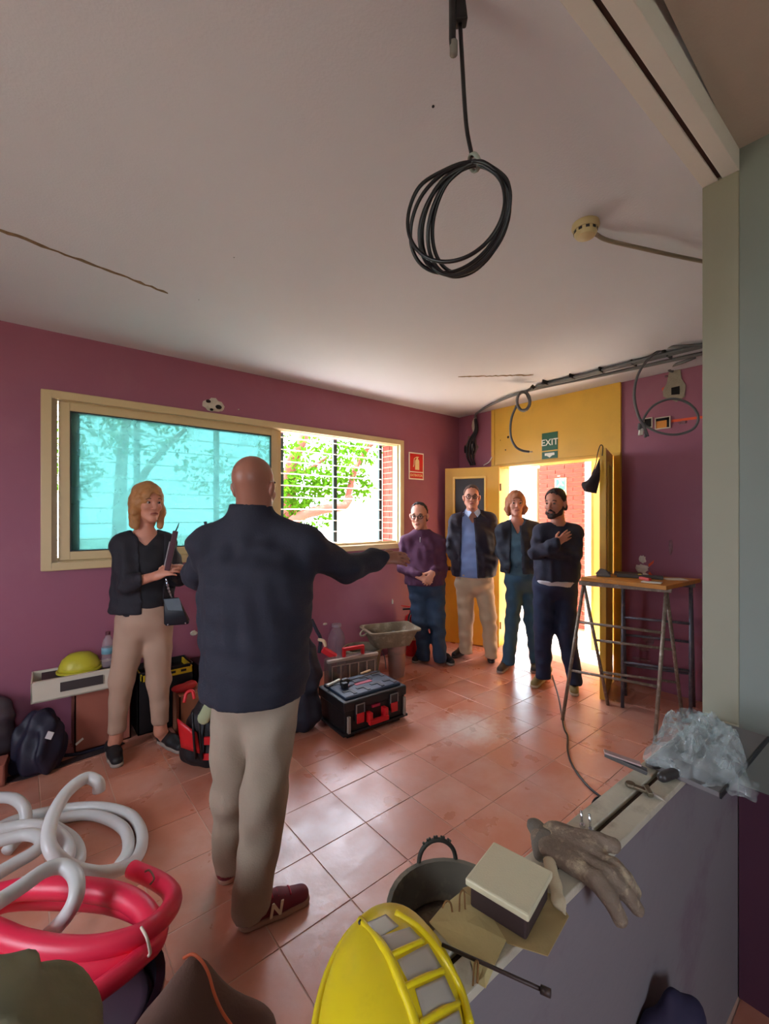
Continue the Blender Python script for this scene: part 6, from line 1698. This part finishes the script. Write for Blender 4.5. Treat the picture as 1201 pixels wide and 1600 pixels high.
        g = SDF(); g.rc(he2 + UP * .012, he2.lerp(to2, .6) + UP * .012, .037, .040, k=.01); g.rc(he2.lerp(to2, .6) + UP * .012, to2 + UP * .012, .041, .036, k=.01); g.cut((0, 0, -1), -.0015); g.cut((0, 0, 1), .026)
        g.build('sole', so['sole'], sho, step=.0075)
        if so.get('laces'):
            mb = MB()
            for k in range(4):
                p = he2.lerp(to2, .42 + .12 * k) + UP * (.089 - .006 * k); mb.tube(spline([p - s * .022 - UP * .006, p, p + s * .022 - UP * .006], 4), .004, 6)
            mb.build('laces', so['laces'], sho, smooth=True)
    return t, dict(J=J, feet=feet, f=f0, r=r0, nb=nb, S=S, H=H, P=P, c=c, top=top, hf=hf, hr=hr, hu=hu)

def hash_(s): return sum(ord(ch) * (i + 3) for i, ch in enumerate(s)) % 9973

M_NJ = mat('navy_jacket', (30, 30, 42), 0.85, var=0.15, scale=12, bump=0.25, bscale=160)
M_BEIGE = mat('beige_trousers', (158, 142, 122), 0.85, var=0.08, scale=16, bump=0.2, bscale=160)
M_BURG = mat('burgundy_suede', (112, 30, 44), 0.7, var=0.12, scale=20)
M_SOLE = mat('tan_sole', (170, 130, 108), 0.7, var=0.1)
# --- 1: bald person, back turned
t, D = person('person', 'bald person seen from behind in dark navy jacket, right arm stretched out', dict(
    f=dirv(.18, 1), hf=dirv(.24, .97), hs=.92, neck=1.0, face=True,
    j=dict(head=(396, 764, 1.64), nb=(391, 812, 1.655), sh=[(328, 853, 1.67), (474, 853, 1.67)], el=[(311, 895, 1.80), (541, 889, 1.85)], wr=[(345, 880, 2.02), (590, 873, 2.03)],
           hip=[(370, 1085, 1.68), (428, 1085, 1.66)], kn=[(364, 1235, 1.76), (412, 1250, 1.61)], an=[(360, 1348, 1.80), (394, 1392, 1.60)], hem=(395, 1100, 1.66)),
    hands=[((.6, .5, .2), (-.3, -.6, .7), (.2, .2, .8), 1.0, .5), ((.95, .25, .02), (-.1, -.7, .7), (.1, .5, .6), 1.02, .28)],
    feet=[((352, 1384), (360, 1335)), ((374, 1452), (482, 1404))],
    cw=.185, cd=.125, bw=.155, bd=.12, bf=.02,
    trousers=dict(m=M_BEIGE, r=(.097, .080, .068), hem=.055, top=.98, drop=.06, w=.0045, an=.55, ws=1.7),
    top=dict(name='jacket', m=M_NJ, g=.022, hem=.825, hw=.192, dr=.92, sl=(.066, .062, .050), cuff=.98, collar=(.060, .070), w=.0042),
    shoes=dict(m=M_BURG, sole=M_SOLE, laces=mat('red_lace', (190, 40, 64), 0.7), top=.11, ar=.046)), skin=mat('bald_skin', (152, 98, 78), 0.45, var=0.10, scale=12, bump=0.05, bscale=200))
# letter N on the outer side of the right shoe
he, to = D['feet'][1]; d = (to - he).normalized(); s = Vector((-d.y, d.x, 0)); s = s if s.dot(Fv) < 0 else -s
sho = [o for o in t.children if o.name.startswith('shoe')][1]
text_part('N', 0.062, mat('cream_letter', (224, 204, 172), 0.6), sho, he.lerp(to, .47) + s * .0425 + UP * .050, d, UP + d * .25 + s * -.12, ext=.003, bold=.03)
# collar seam, shoulder tab
MB().bar(U(323, 829, 1.66), U(320, 815, 1.66), .006, .010).build('shoulder_tab', M_NJ, D['top'])

# --- 2: blonde person with folder
M_BLZ = mat('black_blazer', (28, 25, 32), 0.8, var=0.15, scale=12, bump=0.2, bscale=160)
M_BLONDE = mat('blonde_hair', (170, 116, 66), 0.55, var=0.3, scale=30, bump=0.5, bscale=60)
M_BLK2 = mat('black_cloth', (20, 18, 24), 0.8, var=0.2)
M_SHOE_B = mat('black_shoe', (22, 20, 22), 0.6, var=0.15)
t, W = person('person', 'blonde person in black blazer and beige trousers holding a dark folder', dict(
    f=dirv(.52, -.85), hf=dirv(.80, -.60, -.05), hs=.95, neck=.85, jaw=.94,
    j=dict(head=(230, 787, 2.74), nb=(226, 832, 2.75), sh=[(193, 852, 2.69), (256, 850, 2.83)], el=[(201, 912, 2.61), (277, 903, 2.80)], wr=[(246, 899, 2.50), (281, 888, 2.62)],
           hip=[(208, 972, 2.74), (245, 970, 2.79)], kn=[(190, 1062, 2.70), (247, 1062, 2.82)], an=[(180, 1156, 2.72), (250, 1142, 2.83)], hem=(214, 960, 2.74)),
    hands=[((.75, -.1, .30), (-.3, -.8, .5), (0, .2, 1), .86, .55), ((-.35, -.75, .15), (.3, -.3, .9), (-.6, .1, .7), .86, .6)],
    feet=[((173, 1174), (184, 1201)), ((250, 1158), (286, 1178))],
    cw=.150, cd=.105, bw=.135, bd=.11, bf=.015, arm=.85,
    hair=M_BLONDE, hair_kind='long', hlen=.150, part=-.01, brow=mat('light_brow', (110, 74, 48), 0.8), hair_g=.014,
    trousers=dict(m=mat('beige_slim_trousers', (172, 140, 118), 0.85, var=0.06, scale=12), r=(.098, .068, .046), hem=.155, top=1.02, drop=-.02, w=.003),
    shirt=dict(m=M_BLK2, hem=.86, v=1.30, vs=.9, topz=1.39),
    top=dict(name='blazer', m=M_BLZ, g=.018, hem=.895, hw=.172, dr=.72, sl=(.060, .053, .043), cuff=.72, nr=.075, open=(.035, .07, .055), w=.004),
    shoes=dict(m=M_SHOE_B, sole=mat('pale_sole', (150, 136, 124), 0.7), top=.095, ar=.036)))
# folder, pen, bag
fc = U(266, 866, 2.485); fa = dirv(.24, -.05, 1.0); fb = dirv(.35, -.9, 0); fn = fa.cross(fb).normalized()
t = thing('folder', 'slim dark maroon folder held upright by the blonde person', 'folder', fc)
MB().obox(fc + fa * .02, fa * .115, fb * .016 + fn * .0, fn * .014).build('cover', mat('maroon_cover', (74, 36, 44), 0.5), t, bevel=.003)
MB().obox(fc + fa * .0 - fn * .018, fa * .07, fb * .012, fn * .002).build('paper_edge', mat('paper_grey', (170, 160, 160), 0.6), t)
t = thing('pen', 'thin black pen poking out above the maroon folder', 'pen', fc + fa * .13)
MB().tube([fc + fa * .13 + fn * .0, fc + fa * .165 + fn * .006, fc + fa * .185 + fn * .008], [.004, .004, .0015], 8).build('barrel', M_DARK, t, smooth=True)
bq = U(277, 953, 2.66)
t = thing('handbag', 'small glossy black handbag with chain hanging at the hip of the blonde person', 'handbag', bq)
M_LEA = mat('black_leather', (26, 28, 34), 0.28, var=0.15, scale=10)
ba, bb = dirv(.9, .35), dirv(-.35, .9)
mb = MB(); vs = []
for (z, w, dd) in ((-.085, .062, .032), (-.07, .068, .038), (.05, .045, .018), (.075, .040, .012)):
    vs += [bq + UP * z + ba * (sx * w + (z + .085) * -.22) + bb * sy * dd for sx, sy in ((-1, -1), (1, -1), (1, 1), (-1, 1))]
fs = [(3, 2, 1, 0), (12, 13, 14, 15)] + [(4 * i + k, 4 * i + (k + 1) % 4, 4 * i + 4 + (k + 1) % 4, 4 * i + 4 + k) for i in range(3) for k in range(4)]
mb.add(vs, fs).build('bag_body', M_LEA, t, bevel=.006, smooth='auto')
mb = MB(); mb.add([bq + UP * .074 + ba * -.075 - bb * .02, bq + UP * .074 + ba * .01 - bb * .02, bq + UP * .0 + ba * .03 - bb * .036, bq + UP * .01 + ba * -.05 - bb * .034], [(0, 1, 2, 3)])
o = mb.build('bag_flap', mat('grey_leather', (70, 78, 86), 0.3), t); sm = o.modifiers.new('solid', 'SOLIDIFY'); sm.thickness = .003
P_ = spline([U(259, 905, 2.56), U(262, 918, 2.57), U(266, 930, 2.60), bq + UP * .075 + ba * -.03], 5)
for i in range(0, len(P_) - 1, 1):
    p, q = P_[i], P_[i + 1]; dv_ = (q - p).normalized(); sv = (dv_.cross(Fv) if i % 2 else dv_.cross(Rv)).normalized()
    MB().tube([p.lerp(q, .5) + dv_ * .010 * math.cos(a) + sv * .005 * math.sin(a) for a in [2 * PI * k / 8 for k in range(8)]], .0018, 5, closed=True).build('chain_link', mat('silver_chain', (180, 182, 190), 0.25, metal=.9), t)
for sx in (-.05, .045): MB().ell(bq - UP * .075 + ba * sx - bb * .036, (.006, .006, .006), 8, 6).build('stud', mat('silver_chain', (180, 182, 190), 0.25, metal=.9), t, smooth=True)

# --- 3: purple sweater
M_JEAN = mat('dark_jeans', (38, 56, 78), 0.85, var=0.18, scale=18, bump=0.2, bscale=200)
M_JEAN2 = mat('blue_jeans', (52, 84, 104), 0.85, var=0.18, scale=18, bump=0.2, bscale=200)
t, Q = person('person', 'person with glasses in a plum sweater and dark jeans, hands clasped low', dict(
    f=dirv(-.2, -.98), hf=dirv(-.28, -.95, -.12), hs=1.03,
    j=dict(head=(654, 807, 4.36), nb=(658, 830, 4.41), sh=[(634, 848, 4.40), (684, 848, 4.40)], el=[(630, 886, 4.37), (689, 888, 4.37)], wr=[(652, 899, 4.19), (676, 893, 4.20)],
           hip=[(652, 918, 4.43), (679, 918, 4.42)], kn=[(656, 970, 4.39), (682, 970, 4.36)], an=[(661, 1018, 4.42), (686, 1021, 4.37)], hem=(663, 905, 4.41)),
    hands=[((.7, -.3, -.35), (-.2, -.9, .4), (.3, .1, .8), .98, .4), ((-.45, -.35, -.75), (.2, -.9, .2), (-.8, .1, .4), .98, .35)],
    feet=[((664, 1021), (646, 1037)), ((686, 1026), (707, 1041))],
    cw=.165, cd=.12, bw=.165, bd=.145, bf=.03, glasses=True,
    hair=mat('dark_hair', (40, 28, 24), 0.7, var=0.2, scale=40, bump=0.4), hair_kind='short', recede=.62, hline=-.036, hair_g=.008,
    trousers=dict(m=M_JEAN, r=(.098, .080, .066), hem=.03, top=.98, drop=.05, w=.006),
    top=dict(name='sweater', m=mat('plum_knit', (72, 32, 58), 0.9, var=0.12, scale=20, bump=0.3, bscale=120), g=.018, hem=.80, hw=.185, dr=.80, belly=True, sl=(.066, .058, .044), collar=(.020, .066), w=.005),
    shoes=dict(m=M_SHOE_B, sole=mat('pale_sole', (150, 136, 124), 0.7), top=.09)))
p = Q['nb'] + Q['f'] * .115 - UP * .055; MB().bar(p, p - UP * .05 + Q['f'] * .012, .008, .006).build('zip_pull', mat('silver_chain', (180, 182, 190), 0.25, metal=.9), Q['top'])

# --- 4: blue shirt, open dark jacket
M_CHINO = mat('cream_chinos', (190, 164, 134), 0.85, var=0.07, scale=14)
t, Q = person('person', 'person with glasses in open dark jacket over light blue shirt, cream trousers', dict(
    f=dirv(-.12, -1), hf=dirv(-.16, -.98), hs=.97, jaw=1.06,
    j=dict(head=(736, 778, 4.48), nb=(737, 801, 4.52), sh=[(713, 815, 4.51), (763, 813, 4.51)], el=[(704, 856, 4.54), (774, 854, 4.54)], wr=[(715, 880, 4.44), (766, 880, 4.44)],
           hip=[(726, 914, 4.55), (754, 914, 4.53)], kn=[(727, 962, 4.55), (762, 962, 4.46)], an=[(727, 1010, 4.58), (766, 1014, 4.44)], hem=(739, 895, 4.52)),
    hands=[((.3, .9, -.25), (-.8, .3, 0), (.1, 0, .9), .8, .3), ((-.3, .9, -.25), (.8, .3, 0), (-.1, 0, .9), .8, .3)],
    feet=[((733, 1016), (707, 1029)), ((766, 1020), (767, 1037))],
    cw=.180, cd=.125, bw=.175, bd=.155, bf=.035, glasses=True,
    hair=mat('greyish_hair', (84, 64, 54), 0.7, var=0.25, scale=40, bump=0.4), hair_kind='short', recede=.8, hline=-.022, hair_g=.008,
    trousers=dict(m=M_CHINO, r=(.102, .078, .066), hem=.05, top=.905, drop=.05, w=.005),
    shirt=dict(m=mat('light_blue_shirt', (128, 148, 196), 0.8, var=0.06, scale=14), hem=.86, v=1.40, vs=.6, collar=True),
    top=dict(name='jacket', m=mat('dark_plum_jacket', (34, 26, 40), 0.75, var=0.15, scale=12, bump=0.2), g=.024, hem=.865, hw=.222, dr=.78, belly=True, sl=(.074, .068, .062), cuff=1.08, nr=.085, open=(-.055, .055, .085), w=.005),
    shoes=dict(m=mat('dark_brown_shoe', (44, 34, 32), 0.5), sole=mat('dark_sole', (60, 50, 46), 0.7), top=.10)), skin=SKIN)
for s_ in (1, -1):
    q = Q['nb']; f_, r_ = Q['f'], Q['r']
    mb = MB(); mb.add([q + r_ * s_ * .062 + UP * .045 + f_ * .01, q + r_ * s_ * .012 + UP * .005 + f_ * .085, q + r_ * s_ * .045 - UP * .045 + f_ * .105, q + r_ * s_ * .078 - UP * .005 + f_ * .06], [(0, 1, 2, 3)])
    o = mb.build('shirt_collar', mat('pale_blue_collar', (178, 196, 226), 0.8), Q['top']); sm = o.modifiers.new('solid', 'SOLIDIFY'); sm.thickness = .004
    MB().add([q + r_ * s_ * .075 + UP * .035, q + r_ * s_ * .09 - UP * .03 + f_ * .10, q + r_ * s_ * .13 - UP * .05 + f_ * .10, q + r_ * s_ * .11 + UP * .02 + f_ * .03], [(0, 1, 2, 3)]).build('jacket_collar', mat('dark_plum_jacket', (34, 26, 40), 0.75), Q['top']).modifiers.new('solid', 'SOLIDIFY').thickness = .005

# --- 5: light-haired person in the doorway
t, Q = person('person', 'light-haired person in dark open jacket and teal shirt standing in the doorway', dict(
    f=dirv(-.2, -.98), hf=dirv(-.15, -.98), hs=.96, neck=.88, jaw=.95,
    j=dict(head=(805, 788, 4.24), nb=(807, 814, 4.27), sh=[(786, 829, 4.27), (833, 827, 4.27)], el=[(782, 862, 4.30), (842, 862, 4.30)], wr=[(792, 882, 4.20), (836, 882, 4.21)],
           hip=[(804, 908, 4.29), (826, 908, 4.29)], kn=[(800, 967, 4.27), (829, 968, 4.27)], an=[(794, 1028, 4.25), (837, 1031, 4.25)], hem=(811, 890, 4.28)),
    hands=[((.3, .9, -.25), (-.8, .3, 0), (.1, 0, .9), .75, .3), ((-.3, .9, -.25), (.8, .3, 0), (-.1, 0, .9), .75, .3)],
    feet=[((799, 1034), (779, 1053)), ((839, 1036), (833, 1053))],
    cw=.155, cd=.11, bw=.15, bd=.12, bf=.02,
    hair=mat('strawberry_hair', (168, 104, 68), 0.6, var=0.25, scale=35, bump=0.5), hair_kind='long', hlen=.098, hair_g=.012, brow=mat('light_brow', (110, 74, 48), 0.8),
    trousers=dict(m=M_JEAN2, r=(.088, .066, .058), hem=.05, top=1.04, drop=.04, w=.005),
    shirt=dict(m=mat('teal_shirt', (66, 96, 112), 0.8, var=0.3, scale=18), hem=.90, v=1.30, vs=.45),
    top=dict(name='jacket', m=mat('blue_black_jacket', (34, 38, 50), 0.75, var=0.2, scale=12, bump=0.2), g=.018, hem=.93, hw=.175, dr=.75, sl=(.062, .056, .052), cuff=1.08, nr=.08, open=(-.035, .035, .055), w=.005),
    shoes=dict(m=mat('dark_sneaker', (58, 52, 48), 0.6), sole=mat('pale_sole', (150, 136, 124), 0.7), top=.09)), skin=mat('pink_skin', (206, 140, 116), 0.5, var=0.08, scale=30))

# --- 6: bearded person, arms crossed
t, Q = person('person', 'bearded person in slate sweater and jeans, arms crossed beside the trestle', dict(
    f=dirv(-.32, -.95), hf=dirv(-.74, -.67, -.06), hs=.98,
    j=dict(head=(867, 788, 3.74), nb=(871, 821, 3.77), sh=[(846, 832, 3.78), (896, 833, 3.75)], el=[(837, 864, 3.66), (895, 868, 3.66)], wr=[(868, 849, 3.55), (852, 862, 3.57)],
           hip=[(850, 918, 3.80), (883, 918, 3.77)], kn=[(848, 985, 3.80), (884, 988, 3.73)], an=[(848, 1050, 3.83), (896, 1056, 3.70)], hem=(869, 905, 3.79)),
    hands=[((.75, -.05, .55), (-.3, -.95, .1), (-.5, .0, .8), .95, .25), ((-.35, .9, .05), (-.5, -.4, .3), (0, .2, .9), .9, .3)],
    feet=[((856, 1052), (832, 1076)), ((893, 1062), (897, 1089))],
    cw=.165, cd=.115, bw=.155, bd=.12, bf=.02, brow=mat('dark_hair', (40, 28, 24), 0.7),
    hair=mat('dark_hair', (40, 28, 24), 0.7, var=0.2, scale=40, bump=0.4), hair_kind='short', recede=.85, hline=-.016, hair_g=.011,
    beard=mat('beard_hair', (58, 38, 30), 0.85, var=0.25, scale=60, bump=0.4),
    trousers=dict(m=mat('indigo_jeans', (34, 44, 72), 0.85, var=0.2, scale=16, bump=0.2), r=(.100, .078, .062), hem=.07, top=1.02, drop=.04, w=.0035),
    shirt=dict(m=mat('white_tee', (206, 200, 204), 0.8, var=0.05), hem=.885, topz=.94, g=.026),
    top=dict(name='sweater', m=mat('slate_knit', (44, 44, 60), 0.9, var=0.12, scale=18, bump=0.3, bscale=120), g=.018, hem=.925, hw=.178, dr=.74, sl=(.066, .060, .046), nr=.062, w=.005),
    shoes=dict(m=mat('khaki_sneaker', (140, 120, 74), 0.7, var=0.15), sole=mat('white_sole', (190, 176, 150), 0.7), laces=mat('pale_lace', (200, 190, 160), 0.8), top=.105)), skin=SKIN2)
